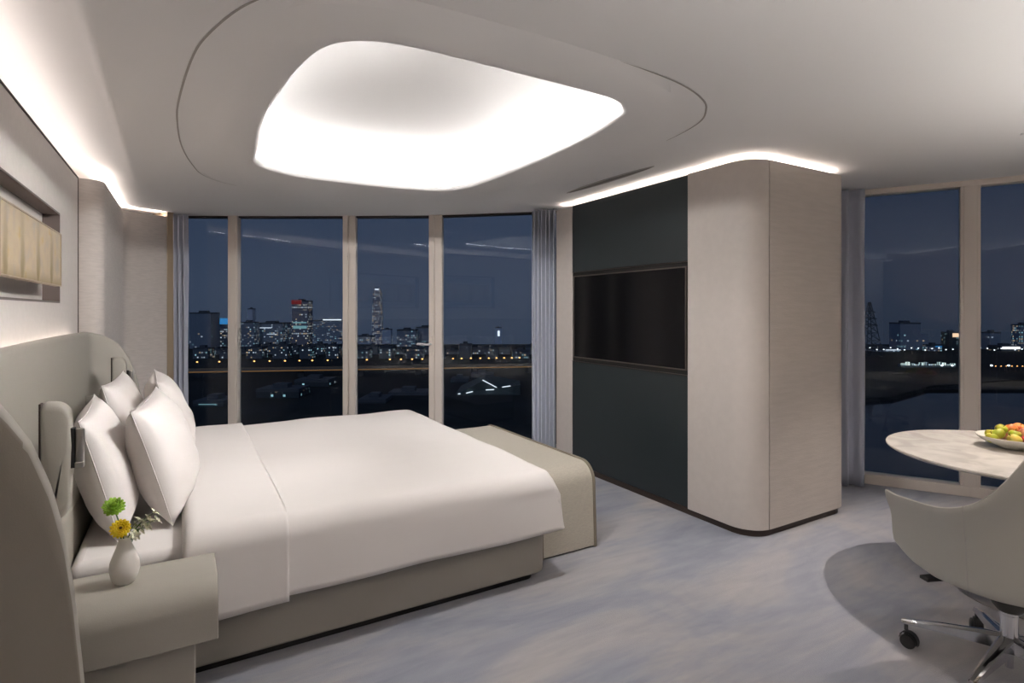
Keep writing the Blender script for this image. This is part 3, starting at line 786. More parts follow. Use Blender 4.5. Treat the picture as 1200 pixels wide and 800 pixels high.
# ------------------------------------------------------------------ vase and flowers
VX, VY, VZ = -.182, 2.395, .541
va = thing('vase', 'small matt white teardrop vase standing on the near nightstand', 'vase', (VX, VY, VZ))
prof = [(.004, .0), (.026, .0), (.031, .004), (.040, .022), (.0465, .048), (.044, .075), (.034, .105), (.024, .130), (.0185, .148), (.0185, .158), (.0165, .160), (.0145, .157), (.0145, .140), (.02, .12), (.03, .09), (.004, .03)]
MB().lathe(prof, 40).build('body', 'ceramic', va, angle=60)
MB().lathe([(.004, -.0), (.025, -.0), (.025, .0015), (.004, .0015)], 24).build('foot', 'ceramic', va)

def wob(a, b, n=8, sag=(0, 0, 0)):
    a, b, s = Vector(a), Vector(b), Vector(sag)
    return [a.lerp(b, i / n) + s * math.sin(PI * i / n) for i in range(n + 1)]
def petal(mb, c, axis, ang, ln, w, tilt, cup=.3, base=0.):
    """one curved petal leaving c, fanned by ang around axis"""
    axis = Vector(axis).normalized(); s = axis.orthogonal().normalized(); q = axis.cross(s)
    d = s * math.cos(ang) + q * math.sin(ang); e = axis.cross(d)
    rows = []
    for i in range(6):
        t = i / 5; wd = w * math.sin(PI * (.12 + .8 * t)) ; a = tilt + cup * t
        p = Vector(c) + d * (base + ln * t * math.cos(a)) + axis * (ln * t * math.sin(a))
        rows.append([p - e * wd + axis * wd * .25, p, p + e * wd + axis * wd * .25])
    mb.loft(rows, closed=False)
top = Vector((VX, VY, VZ + .155))
# camera-facing directions are only used to aim the blooms
gf = thing('green_flower', 'ruffled lime-green bloom, the tallest flower in the white vase', 'flower', tuple(top))
gc = Vector((-.032, .005, .112))
mb = MB(); mb.tube(wob((.002, .0, -.11), gc, 8, (.012, 0, 0)), .0022, 7); mb.build('stem', 'stem', gf)
mb = MB(); mb.sphere(gc, .020, 12, 8)
ax = Vector((.1, -.5, .8))
for lay, (cnt, tl, ln) in enumerate(((9, 1.3, .022), (12, .95, .028), (14, .55, .031), (14, .15, .032), (14, -.3, .030))):
    for k in range(cnt): petal(mb, gc, ax, 2 * PI * k / cnt + lay * .4, ln * random.uniform(1.0, 1.25), .0105, tl, .25)
mb.build('bloom', 'green', gf, solid=.001, angle=60)
yf = thing('yellow_flower', 'yellow ranunculus-like bloom with dark eye in the white vase', 'flower', tuple(top))
yc = Vector((-.012, -.010, .040))
mb = MB(); mb.tube(wob((-.003, .0, -.11), yc, 8, (0, 0, 0)), .0022, 7); mb.build('stem', 'stem', yf)
ax = Vector((.12, -.88, .45)).normalized()
mb = MB(); mb.sphere(yc, .016, 12, 8, mtx=Vector((0, 0, 1)).rotation_difference(ax).to_matrix(), sq=(1, 1, .6))
for lay, (cnt, tl, ln) in enumerate(((8, 1.25, .016), (10, .95, .021), (12, .65, .026), (14, .35, .030), (15, .08, .032), (15, -.2, .033))):
    for k in range(cnt): petal(mb, yc, ax, 2 * PI * k / cnt + lay * .35, ln, .0085, tl, .35)
mb.build('bloom', 'yellow', yf, solid=.001, angle=60)
mb = MB(); mb.sphere(yc + ax * .014, .0065, 10, 6); mb.build('eye', 'eye', yf)
wf = thing('white_blossom_spray', 'spray of small cream blossoms reaching out of the white vase', 'flower', tuple(top))
mb = MB(); ends = []
for k, (ex, ey, ez) in enumerate(((.085, .012, .070), (.070, .0, .052), (.060, -.012, .030), (.092, .0, .046), (.040, .010, .050), (.028, -.02, .010))):
    e = Vector((ex, ey, ez)); mb.tube(wob((.003, .002, -.10), e * .35, 5, (-.002, 0, .004)), .0014, 6); mb.tube(wob(e * .35, e, 6, (.0, 0, .008)), .0012, 6); ends.append(e)
mb.build('stem', 'stem', wf)
mb = MB()
for e in ends:
    d = (e - Vector((0, 0, -.02))).normalized()
    for k in range(5): petal(mb, e, d, 2 * PI * k / 5, .024, .0075, .75, -.4)
    for k in range(3): petal(mb, e * .75, d + Vector((0, 0, -.4)), 2.1 * k, .021, .0065, .7, -.3)
mb.build('blossoms', 'cream', wf, solid=.0008, angle=60)
mb = MB()
for e in ends[:4]:
    for k in range(2): petal(mb, e * .5, Vector((.3, -.3, .6)), 2.6 * k + e.x * 30, .015, .0035, .2, -.4)
mb.build('leaves', mat('pale_leaf', (.22, .33, .10), .5), wf, solid=.0008, angle=60)

# ------------------------------------------------------------------ round table, bowl, fruit
tb = thing('round_table', 'round white marble dining table with a fruit bowl by the window', 'table', (3.80, 1.17, 0))
MB().lathe([(.004, .722), (.50, .722), (.585, .728), (.602, .738), (.605, .744), (.602, .749), (.596, .750), (.004, .750)], 96).build('table_top', 'marble', tb, angle=30)
MB().lathe([(.004, .02), (.06, .02), (.055, .10), (.045, .3), (.045, .6), (.075, .70), (.10, .722), (.004, .722)], 32).build('column', 'nickel', tb, angle=50)
MB().lathe([(.004, 0), (.29, 0), (.295, .006), (.28, .014), (.08, .026), (.004, .026)], 48).build('base_plate', 'nickel', tb, angle=50)
BX, BY, BZ = 3.906, 1.250, .7505
bw = thing('fruit_bowl', 'shallow white glazed bowl of fruit on the marble table', 'bowl', (BX, BY, BZ))
MB().lathe([(.004, 0), (.055, 0), (.06, .004), (.075, .012), (.12, .030), (.152, .050), (.160, .062), (.158, .065), (.153, .064), (.145, .052), (.11, .034), (.06, .020), (.004, .018)], 64).build('basin', 'bowl', bw, angle=60)
M['apple_green'] = mat('green_apple_skin', (.42, .50, .04), .35, var=.3, vscale=25, col2=(.50, .42, .05))
M['pear_yellow'] = mat('yellow_pear_skin', (.72, .52, .08), .4, var=.3, vscale=30, col2=(.60, .56, .12))
M['plum_red'] = mat('red_fruit_skin', (.55, .035, .04), .35, var=.6, vscale=25, col2=(.28, .015, .03))
M['peach_pink'] = mat('pink_fruit_skin', (.72, .12, .15), .4, var=.5, vscale=22, col2=(.80, .42, .30))
M['orange_skin'] = mat('orange_fruit_skin', (.80, .17, .05), .45, var=.3, vscale=30, col2=(.82, .34, .06), bump=.15, bscale=200)
M['apricot'] = mat('apricot_skin', (.78, .40, .22), .5, var=.4, vscale=20, col2=(.66, .20, .12))
def fruit(name, label, x, y, z, r, m, sq=(1, 1, .92), tilt=(0, 0), stem=True, dimple=True):
    t = thing(name, label, 'fruit', (x, y, z), 0, 'fruit in the white bowl'); t.rotation_euler = (tilt[0], tilt[1], random.uniform(0, 6))
    prof = []
    for i in range(15):
        a = -PI / 2 + PI * i / 14; rr = max(.0008, r * math.cos(a)); zz = r * sq[2] * math.sin(a)
        if dimple and i >= 12: zz -= r * .10 * (i - 11)
        prof.append((rr * (1 + .05 * math.sin(a)) if name != 'pear' else rr * (1 - .28 * max(0, math.sin(a))), zz * (1.25 if name == 'pear' and a > 0 else 1)))
    MB().lathe(prof, 22).build('flesh', m, t, angle=80)
    top = prof[-1][1]
    if stem: MB().tube([(0, 0, top - .002), (.001, 0, top + .008), (.004, .001, top + .015)], .0016, 6).build('stem', 'eye', t)
    return t
# local frame: lateral (to the right) and depth (away), measured from the room's long side
def fpos(lat, dep): return (BX + lat * CS + dep * SN, BY - lat * SN + dep * CS)
FR = [
 ('apple', 'green apple at the left rim of the fruit bowl', -.115, .0, .077, .030, 'apple_green'),
 ('pear', 'yellow pear lying at the front left of the fruit bowl', -.060, -.075, .078, .034, 'pear_yellow'),
 ('apple', 'green apple behind the yellow pear, left in the bowl', -.085, -.005, .100, .031, 'apple_green'),
 ('apple', 'yellow-green apple topping the left of the heap', -.045, .022, .118, .029, 'apple_green'),
 ('apple', 'yellow-green apple in the middle of the fruit heap', -.022, -.035, .100, .029, 'apple_green'),
 ('plum', 'red plum in front in the middle of the bowl', -.004, -.090, .082, .030, 'plum_red'),
 ('orange', 'orange fruit at the top of the heap beside the green apple', .005, .018, .116, .033, 'orange_skin'),
 ('orange', 'orange fruit topping the heap on the right', .060, .030, .120, .033, 'orange_skin'),
 ('peach', 'peach with a dark dimple in the middle of the heap', .030, -.040, .109, .029, 'apricot'),
 ('peach', 'small apricot-coloured peach at the front rim of the bowl', .035, -.092, .082, .026, 'apricot'),
 ('plum', 'deep pink plum lying in the front right of the bowl', .075, -.055, .098, .031, 'peach_pink'),
 ('plum', 'deep red plum under the pink one at the front rim', .070, -.100, .078, .027, 'plum_red'),
 ('peach', 'pink peach right of the deep pink plum', .108, -.040, .087, .030, 'peach_pink'),
 ('pear', 'yellow-orange pear at the far right of the heap', .100, .030, .098, .030, 'pear_yellow'),
 ('peach', 'pink peach at the back of the bowl', .030, .085, .080, .030, 'peach_pink'),
 ('apple', 'green apple low at the back of the bowl', -.050, .080, .080, .030, 'apple_green'),
]
for nm, lb, la, de, z, r, m in FR:
    x, y = fpos(la, de)
    fruit(nm, lb, x, y, BZ + z - .020, r, m, tilt=(random.uniform(-.5, .5) + (1.1 if nm == 'peach' and 'dimple' in lb else 0), random.uniform(-.5, .5)))

# ------------------------------------------------------------------ office chair
HX, HY = 2.90, .94
ch = thing('office_chair', 'pale grey leather swivel armchair on a chrome five-star base', 'chair', (HX, HY, 0), 0)
FDIR = math.radians(64)     # direction the seat faces
def crot(p): 
    c, s = math.cos(FDIR), math.sin(FDIR); return (p[0] * c - p[1] * s, p[0] * s + p[1] * c, p[2])
# shell: horseshoe plan, x forward, y left; angle 0 = left arm tip ... back ... right arm tip
def chair_plan(s, k):
    """s in -1..1 (left arm tip .. right arm tip), k height factor 0..1 -> plan point"""
    a = s * 1.0
    wd = .292 - .03 * (1 - k); dp = .27
    if abs(a) > .45:
        f = (abs(a) - .45) / .55; x = -.02 + f * .305; y = wd * (1 + .02 * f)
    else:
        b = a / .45 * PI / 2; x = -.02 - dp * math.cos(b) * (.86 + .14 * k); y = wd * abs(math.sin(b))
    return x, math.copysign(y, -a)
def shell_top(a):
    a = abs(a)
    pr = [(0, 1.10), (.12, 1.085), (.17, 1.05), (.21, .985), (.25, .895), (.30, .81), (.35, .762), (.40, .734), (.45, .716), (.50, .707), (.60, .698), (.7, .693), (.8, .689), (.9, .684), (1, .694)]
    for (p, zp), (q, zq) in zip(pr, pr[1:]):
        if a <= q: return zp + (zq - zp) * (a - p) / (q - p)
    return .694
def shell_bot(a):
    a = abs(a); pr = [(0, .40), (.4, .40), (.6, .388), (.8, .402), (.9, .425), (1, .46)]
    for (p, zp), (q, zq) in zip(pr, pr[1:]):
        if a <= q: return zp + (zq - zp) * (a - p) / (q - p)
    return .45
loops = []
NS = 72
for i in range(NS + 1):
    a = -1 + 2 * i / NS; zt, zb = shell_top(a), shell_bot(a); lp_o = []; lp_i = []
    for k in range(13):
        t = k / 12; z = zb + (zt - zb) * t; kk = min(1, (z - .34) / .4)
        x, y = chair_plan(a, max(0, kk))
        fl = .018 * sstep(.55, 1, t)          # rim flares outward
        tip = .012 * sstep(.9, 1, abs(a)) * sstep(.5, 1, t)
        n = Vector((x - .02 if abs(a) < .5 else 0, y)).normalized()
        lean = -.06 * max(0, (z - .7)) * (1 if abs(a) < .45 else 0) * 2
        x += tip * 1.2
        lp_o.append((x + n.x * fl + lean, y + n.y * fl, z))
        th = .032 * (1 - .55 * t ** 3)
        lp_i.append((x - n.x * (th - fl) + lean, y - n.y * (th - fl), z + (.0 if k < 12 else .002)))
    loops.append([crot(p) for p in lp_o] + [crot(p) for p in reversed(lp_i)])
MB().loft(loops).build('shell', 'chair', ch, angle=60, bevel=0, subsurf=1)
# seam where the back shell meets the arm
for a in (-.375, .375):
    zt, zb = shell_top(a), shell_bot(a); pts = []
    for k in range(13):
        t = k / 12; z = zb + (zt - zb) * t
        x, y = chair_plan(a, max(0, min(1, (z - .34) / .4))); fl = .018 * sstep(.55, 1, t) + .0004
        nn = Vector((x - .02, y)).normalized(); ln_ = -.12 * max(0, (z - .7))
        pts.append(crot((x + nn.x * fl + ln_, y + nn.y * fl, z)))
    MB().tube(pts, .0012, 6).build('seam', 'vent', ch)
# bottom pan, seat cushion
pan = []
for a in [-1 + 2 * i / 48 for i in range(49)]:
    x, y = chair_plan(a, 0); pan.append((x, y * .98))
mb = MB()
lpb = []; lpt = []
for i, (x, y) in enumerate(pan):
    a = -1 + 2 * i / 48; lpb.append(crot((x * .90, y * .90, shell_bot(a) + .012))); lpt.append(crot((x * .90, y * .90, shell_bot(a) + .05)))
mb.loft([[crot((x * .45, y * .5, .392)) for x, y in pan], lpb, lpt], caps=True); mb.build('seat_pan', 'chair', ch, angle=40)
sc = round_poly([(-.20, -.225, .2), (.29, -.24, .08), (.29, .24, .08), (-.20, .225, .2)], 8)
mb = MB(); mb.loft([[crot((x * q, y * q, z)) for x, y in sc] for q, z in ((.96, .42), (1, .44), (1, .475), (.96, .495), (.8, .502))]); mb.build('seat_cushion', 'chair', ch, angle=50)
mb = MB(); mb.loft([[crot((.08, y, z)) for y, z in ((.12, .372), (.285, .366), (.285, .378), (.12, .390))], [crot((.12, y, z)) for y, z in ((.12, .372), (.285, .366), (.285, .378), (.12, .390))]]); mb.build('tilt_lever', 'black', ch, smooth=False)
MB().lathe([(.004, .280), (.040, .280), (.055, .30), (.085, .37), (.085, .386), (.004, .386)], 24).build('mechanism', 'black', ch, angle=40)
MB().lathe([(.004, .05), (.014, .05), (.014, .10), (.014, .13), (.030, .13), (.034, .15), (.030, .17), (.030, .265), (.033, .268), (.033, .280), (.004, .280)], 28).build('gas_column', 'chrome', ch, angle=40)
for k in range(5):
    a = math.radians(109 + 72 * k); d = Vector((math.cos(a), math.sin(a), 0)); e = Vector((-d.y, d.x, 0))
    lps = []
    for t, w_, zt, h_ in ((.02, .030, .180, .055), (.08, .027, .172, .050), (.2, .021, .152, .036), (.30, .016, .132, .024), (.355, .013, .120, .018), (.362, .010, .117, .012)):
        c = d * t
        lps.append([c + e * w_ + Vector((0, 0, zt - h_)), c + e * w_ * .9 + Vector((0, 0, zt - .006)), c + e * w_ * .45 + Vector((0, 0, zt)), c - e * w_ * .45 + Vector((0, 0, zt)), c - e * w_ * .9 + Vector((0, 0, zt - .006)), c - e * w_ + Vector((0, 0, zt - h_))])
    leg = MB().loft(lps).build('leg', 'chrome', ch, angle=35)
    wc = d * .345
    cs = MB(); cs.tube([wc + Vector((0, 0, .115)), wc + Vector((0, 0, .075))], .008, 8)
    sw = a + 1.3 + k * .8; ax = Vector((math.cos(sw), math.sin(sw), 0)); fw = Vector((-ax.y, ax.x, 0))
    cc = wc + fw * .012
    for sd in (-1, 1):
        lp = []
        for (r, o_) in ((.004, .010), (.022, .010), (.030, .012), (.031, .017), (.029, .023), (.02, .026), (.004, .026)):
            lp.append([cc + ax * sd * o_ + (fw * math.cos(2 * PI * j / 22) + Vector((0, 0, 1)) * math.sin(2 * PI * j / 22)) * r + Vector((0, 0, .0315)) for j in range(22)])
        cs.loft(lp)
    cs.tube([cc - ax * .02 + Vector((0, 0, .0315)), cc + ax * .02 + Vector((0, 0, .0315))], .006, 8)
    lp = []
    for j in range(9):
        aa = math.radians(-20 + 200 * j / 8); q = cc + (fw * math.cos(aa) + Vector((0, 0, 1)) * math.sin(aa)) * .036 + Vector((0, 0, .032))
        lp.append([q - ax * .012, q + ax * .012, q + ax * .012 + Vector((0, 0, .005)), q - ax * .012 + Vector((0, 0, .005))])
    cs.loft(lp)
    cs.build('caster', 'black', leg, angle=40)

# ------------------------------------------------------------------ night city
GZ = -50.
def site(lat, dep, z=0.): return Vector((lat * CS + dep * SN, -lat * SN + dep * CS, z))
struct(MB().prism([tuple(site(la, de)[:2]) for la, de in ((-900, 20), (10, 20), (135, 230), (185, 330), (220, 365), (430, 365), (430, 700), (1500, 700), (1500, 860), (-1500, 860))], GZ - 3, GZ).build('ground', 'ground', smooth=False))
struct(MB().prism([tuple(site(la, de)[:2]) for la, de in ((20, 20), (1200, 20), (1200, 760), (180, 760))], GZ - 4, GZ - 1.2).build('river', 'water', smooth=False))
bk = MB().prism([tuple(site(la, de)[:2]) for la, de in ((190, 318), (225, 330), (285, 378), (360, 408), (520, 430), (1300, 470), (1300, 720), (190, 720))], GZ - 3, GZ + 1.0).build('river_bank', 'bank', smooth=False, bevel=.6)
struct(bk)
U = lambda u, d: (u - 600) / 655 * d
def V2Z(v, d): return 1.5 - (v - 364) / 655 * d
BRZ = -TH
def tower(label, u0, u1, vt, d, m, dep=None, crown=None, cap='roofcap', group='city buildings beyond the windows', name='building', rot=0., vb=None):
    w = (u1 - u0) / 655 * d; zt = V2Z(vt, d); zb = GZ if vb is None else V2Z(vb, d); h = zt - zb
    dep = dep or max(14, min(40, w * .8)); c = site(U((u0 + u1) / 2, d), d + dep / 2, zb)
    t = thing(name, label, 'building', c, BRZ + rot, group)
    hw, hd = w / 2, dep / 2
    mb = MB()
    if crown == 'taper':
        lp = []
        for q, s in ((0, 1.15), (.25, 1.08), (.5, 1.0), (.75, .93), (.90, .86), (.95, .72), (.985, .5), (1, .25)):
            pl = round_poly([(-hw * s, -hd * s, hw * .35 * s), (hw * s, -hd * s, hw * .35 * s), (hw * s, hd * s, hw * .35 * s), (-hw * s, hd * s, hw * .35 * s)], 4)
            lp.append([(x, y, h * q) for x, y in pl])
        mb.loft(lp)
    else:
        mb.box(-hw, hw, -hd, hd, 0, h)
        if crown == 'step': mb.box(-hw * 1.0, hw * .1, -hd, hd, h, h * 1.06); 
        if crown == 'wedge': mb.box(hw, hw * 1.75, -hd, hd, 0, h * .62)
    mb.build('facade', m, t, smooth=False)
    if crown != 'taper':
        rb = MB(); rb.box(-hw * 1.01, hw * 1.01, -hd * 1.01, hd * 1.01, h - .6, h + 1.2); rb.box(-hw * .4, hw * .3, -hd * .4, hd * .4, h + 1.2, h + 3.6); rb.build('roof', cap, t, smooth=False)
    return t, w, dep, h
def sign(t, x0, x1, y, z0, z1, m, name='lit_sign'):
    mb = MB(); mb.box(x0, x1, y - .5, y, z0, z1); return mb.build(name, m, t, smooth=False)
tower('dark slab block at the left end of the skyline', 222, 247, 367, 760, 't_dark')
t, w, dp, h = tower('apartment block under a glowing blue roof sign', 248, 270, 381, 800, 't_lit')
sign(t, -w * .15, w * .5, -dp / 2, h + 1.5, h + 10, 'blue_sign')
tower('apartment block just right of the first window mullion', 281, 298, 378, 800, 't_mid')
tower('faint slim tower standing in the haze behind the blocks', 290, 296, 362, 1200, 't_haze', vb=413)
t, w, dp, h = tower('wide block with white lit lettering-like strips on its front', 298, 331, 379, 820, 't_mid')
sign(t, -w * .3, w * .12, -dp / 2, h * .80, h * .82, 'white_sign'); sign(t, -w * .05, w * .3, -dp / 2, h * .52, h * .53, 'white_sign')
tower('narrow block left of the red-topped tower', 331, 342, 384, 900, 't_lit')
t, w, dp, h = tower('tall office tower with red glowing top and lit floors', 342, 361, 353, 800, 't_band')
sign(t, -w * .52, w * .1, -dp * .52, h - 4, h + 2, 'red_sign', 'red_crown')
sign(t, -w * .42, w * .42, -dp / 2, h * .40, h * .46, 'teal_sign', 'lit_floor'); sign(t, -w * .42, w * .40, -dp / 2, h * .52, h * .545, 'teal_sign', 'lit_floor')
t, w, dp, h = tower('broad hazy block with a bright line along its roof', 363, 402, 376, 950, 't_mid', cap='roofcap')
sign(t, -w * .1, w * .45, -dp * .52, h + 1.2, h + 3.0, 'white_sign', 'roof_light')
tower('low lit block left of the skyscraper', 417, 436, 394, 900, 't_lit')
t, w, dp, h = tower('very tall lit skyscraper with rounded crown in the third window bay', 435.5, 447, 336, 1300, 't_tall', crown='taper', vb=413)
sign(t, -w * .2, w * .2, -dp * .40, h * .955, h * .97, 'white_sign', 'crown_light')
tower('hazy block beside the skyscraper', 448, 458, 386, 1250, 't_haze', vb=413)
tower('dark apartment block right of the skyscraper', 465, 487, 387, 800, 't_mid')
tower('dark apartment block behind the window handle', 487, 508, 384, 830, 't_dark')
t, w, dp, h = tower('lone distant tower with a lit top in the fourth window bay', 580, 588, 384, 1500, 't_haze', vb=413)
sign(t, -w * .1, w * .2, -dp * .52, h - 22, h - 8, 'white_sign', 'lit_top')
# lower town in front of the towers
for k in range(26):
    u = 226 + k * 15.6; d = 600 + (k % 2) * 60
    tower('low town block with a few lit windows beneath the skyline', u, u + random.uniform(13, 20), random.uniform(404, 413), d, 't_town', group='low town blocks under the skyline')
# near dark roofs below the windows
NEAR = [(300, 350, 458, 330, 'dark low roof with teal lit windows in the second window bay'), (345, 385, 447, 380, 'dark long block with scattered lit windows in the second bay'), (226, 262, 472, 300, 'dark low hall with a lit strip at the left window'),
        (420, 452, 470, 310, 'dark low house at the foot of the third window bay'), (455, 500, 462, 340, 'dark broad roof below the viaduct in the third bay'), (528, 548, 446, 400, 'dark tower-like house left of the angular roof'), (552, 578, 440, 430, 'dark block behind the angular lit roof')]
for u0, u1, vt, d, lb in NEAR:
    t, w, dp, h = tower(lb, u0, u1, vt, d, 't_low', dep=18, group='dark buildings below the windows')
    if u0 == 226: sign(t, -w * .3, w * .25, -9, h * .55, h * .72, 'teal_sign', 'lit_strip')
# angular hall with lit roof edges
hall = thing('station_hall', 'angular hall with white lit roof edges below the fourth window', 'building', site(U(572, 350), 350, GZ), BRZ)
mb = MB(); mb.add([(-20, -8, 0), (20, -8, 0), (20, 14, 0), (-20, 14, 0), (-18, -8, 1), (-2, -8, 9), (6, -6, 4), (20, -8, 6), (20, 14, 6), (-18, 14, 3), (-2, 14, 10)], [(0, 1, 7, 6, 5, 4), (1, 2, 8, 7), (2, 3, 9, 10, 8), (3, 0, 4, 9), (4, 5, 10, 9), (5, 6, 7, 8, 10)])
mb.build('roof', mat('slate_hall_roof', (.06, .095, .11), .6), hall, smooth=False)
for a, b in (((-13, -8.6, 1.2), (-9, -8.6, 2.2)), ((-3, -8.6, 9.2), (5.5, -6.6, 4.4)), ((9, -8, 4.8), (14, -8.4, 5.6)), ((-1, -8.8, 3.2), (4, -8.6, 3.4)), ((-18, -9, .8), (-16.5, -9, .9))):
    MB().tube([a, b], .3, 6).build('edge_light', 'white_sign', hall)
fl = thing('floodlight', 'single bright floodlight mast low beside the curtain', 'street light', site(U(616, 320), 320, GZ), BRZ)
MB().tube([(0, 0, 0), (0, 0, -1 + V2Z(476, 320) - GZ)], [.3, .2], 6).build('mast', 'steel', fl)
MB().sphere((0, 0, V2Z(476, 320) - GZ), 1.3, 10, 6).build('lamp_head', emit('flood_glow', (.75, .95, 1), 5.), fl)
# viaduct with sodium street lights
VD = 450; VZ_ = V2Z(432, VD)
road = MB()
VZ_ = -44.6
a, b = site(U(180, 419), 419, VZ_), site(U(640, 466), 466, VZ_)
path = [a.lerp(b, i / 20) for i in range(21)]
lps = []
tdir = (b - a).normalized(); nrm = Vector((-tdir.y, tdir.x, 0))
for p in path: lps.append([p - nrm * 7, p + nrm * 7, p + nrm * 7 + Vector((0, 0, 1.8)), p + nrm * 6.6 + Vector((0, 0, 1.8)), p + nrm * 6.6 + Vector((0, 0, .5)), p - nrm * 6.6 + Vector((0, 0, .5)), p - nrm * 6.6 + Vector((0, 0, .7)), p - nrm * 7 + Vector((0, 0, .7))])
vd = thing('viaduct', 'long lit road viaduct crossing below the skyline', 'viaduct', (0, 0, 0))
MB().loft(lps).build('deck', 'road_glow', vd, smooth=False)
ln_ = [p - nrm * 7.15 for p in path]
MB().loft([[q + Vector((0, 0, z)) for z in (.0, .62)] + [q - nrm * .2 + Vector((0, 0, z)) for z in (.62, .0)] for q in ln_]).build('painted_glow_band', 'road_lit_amber', vd, smooth=False)  # glowing strip imitates the lamp-lit road, no lamp of its own
for i in range(1, 20, 3):
    p = path[i]; mb = MB(); mb.box(p.x - 2, p.x + 2, p.y - 2, p.y + 2, GZ, p.z); mb.build('pier', 'roofcap', vd, smooth=False)
def street_lamp(pos, hgt, label, group, glow='lamp_glow', r=.75):
    t = thing('street_lamp', label, 'street lamp', pos, BRZ, group)
    MB().tube([(0, 0, 0), (0, 0, hgt * .9), (.2, 0, hgt), (1.3, 0, hgt + .25)], [.18, .13, .12, .1], 6).build('pole', 'steel', t)
    MB().sphere((1.3, 0, hgt), r, 8, 5, sq=(1.1, .8, .7)).build('lamp_head', glow, t)
    return t
def lamp_copies(positions, hgt, label, group, glow, r):
    first = None
    for p in positions:
        if first is None: first = street_lamp(p, hgt, label, group, glow, r)
        else: c = copy_tree(first); c.location = p
us = [229, 255, 296, 314, 332, 349, 364, 382, 428, 455, 468, 481, 493, 529, 539, 550, 561, 571, 580, 589, 598, 607]
pos = []
for u in us:
    r_ = (u - 600) / 655
    # where the sight line crosses the viaduct
    A, Bv = Vector((U(180, 419), 419)), Vector((U(640, 466), 466)); e = Bv - A
    s = (r_ * A.y - A.x) / (e.x - r_ * e.y); q = A + e * s
    pos.append(site(q.x, q.y, VZ_ + 1.3))
lamp_copies(pos, 6.0, 'sodium street lamp in the row along the viaduct', 'street lamps on the viaduct', 'lamp_glow', .72)

# right-hand view: river, pylon, lit quay
py = thing('power_pylon', 'lattice power pylon at the left edge of the river view', 'pylon', site(U(1019, 620), 620, GZ), BRZ)
PH = V2Z(354, 620) - GZ
mb = MB()
def pw(z): return 8.5 * (1 - z / PH) ** .9 + .7
lv = [PH * q for q in (0, .16, .31, .45, .58, .70, .81, .91, 1)]
for z0, z1 in zip(lv, lv[1:]):
    for sx, sy in ((1, 1), (1, -1), (-1, -1), (-1, 1)): mb.tube([(sx * pw(z0), sy * pw(z0), z0), (sx * pw(z1), sy * pw(z1), z1)], .42, 5)
    for sx in (1, -1):
        mb.tube([(-pw(z0), sx * pw(z0), z0), (pw(z1), sx * pw(z1), z1)], .28, 4); mb.tube([(pw(z0), sx * pw(z0), z0), (-pw(z1), sx * pw(z1), z1)], .28, 4)
        mb.tube([(sx * pw(z0), -pw(z0), z0), (sx * pw(z1), pw(z1), z1)], .28, 4)
    mb.tube([(-pw(z1), -pw(z1), z1), (pw(z1), -pw(z1), z1)], .28, 4)
mb.build('lattice', 'steel', py)
for q, wd in ((.58, 9), (.70, 8), (.82, 6.5)):
    mb = MB(); mb.tube([(-wd, 0, PH * q), (0, 0, PH * q + 1.4), (wd, 0, PH * q)], .5, 5); mb.build('cross_arm', 'steel', py)
t, w, dp, h = tower('big dark building with stepped wing across the river', 1055, 1079, 379, 720, 't_dark', crown='wedge', group='buildings across the river')
t2, w, dp, h = tower('slim building with a glowing amber sign across the river', 1112, 1125, 390, 760, 't_low', group='buildings across the river')
sign(t2, -w * .18, w * .45, -dp * .52, h * .74, h * .98, 'amber_sign')
t2, w, dp, h = tower('small building with a blue and white lit front across the river', 1091, 1104, 405, 700, 't_lit', group='buildings across the river')
sign(t2, -w * .1, w * .45, -dp * .52, h * .82, h * .95, 'blue_sign')
t2, w, dp, h = tower('long low hall with white lights left of the dark building', 1026, 1055, 409, 690, 't_lit', group='buildings across the river')
sign(t2, -w * .1, w * .5, -dp * .52, h * .70, h * .88, 'white_sign', 'lit_front')
tower('dark tower right of the wide mullion across the river', 1160, 1173, 390, 740, 't_dark', group='buildings across the river')
t2, w, dp, h = tower('hall with a glaring white front at the right edge of the river view', 1173, 1196, 406, 700, 't_low', group='buildings across the river')
sign(t2, -w * .45, w * .45, -dp * .52, h * .55, h * .95, emit('white_front', (1, .95, .95), 1.6), 'lit_front')
tower('lit tower cut by the right picture edge', 1196, 1212, 381, 760, 't_lit', group='buildings across the river')
for k in range(12):
    u = 1010 + k * 17
    tower('low block with scattered lights along the far river side', u, u + random.uniform(12, 18), random.uniform(405, 412), 800 + 60 * (k % 2), 't_lit' if k % 2 else 't_mid', group='low blocks across the river')
qy = thing('quay_wall', 'brightly lit pale quay wall along the far river bank', 'wall', site(U(1088, 500), 500, GZ), BRZ)
mb = MB()
for i in range(12):
    x = -24 + i * 4; mb.box(x, x + 3.3, -1, 1, 0, 4.6 + 1.2 * math.sin(i * 1.7))
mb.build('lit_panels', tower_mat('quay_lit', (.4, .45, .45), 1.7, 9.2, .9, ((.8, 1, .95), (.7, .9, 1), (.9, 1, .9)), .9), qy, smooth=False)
mb = MB(); mb.box(-26, 26, .9, 2.2, 0, 4.0); mb.build('wall_body', 'roofcap', qy, smooth=False)
ls_ = []
for k in range(24):
    u = 1010 + k * 8.1; d = 640 + 20 * math.sin(k * 1.9)
    ls_.append(site(U(u, d), d, GZ + .5))
lamp_copies(ls_, 5.5 + 2, 'white street lamp in the row along the far river side', 'street lamps across the river', 'lamp_white', .8)
ls_ = []
for k in range(8):
    u = 1165 + k * 6.3; d = 470; ls_.append(site(U(u, d), d, GZ + 1))
lamp_copies(ls_, 4., 'amber lamp in the row on the quay right of the wide mullion', 'amber lamps on the quay', 'lamp_glow', .5)
ls_ = [site(U(u, 455), 455, GZ + 1) for u in (1102, 1114, 1160, 1180)]
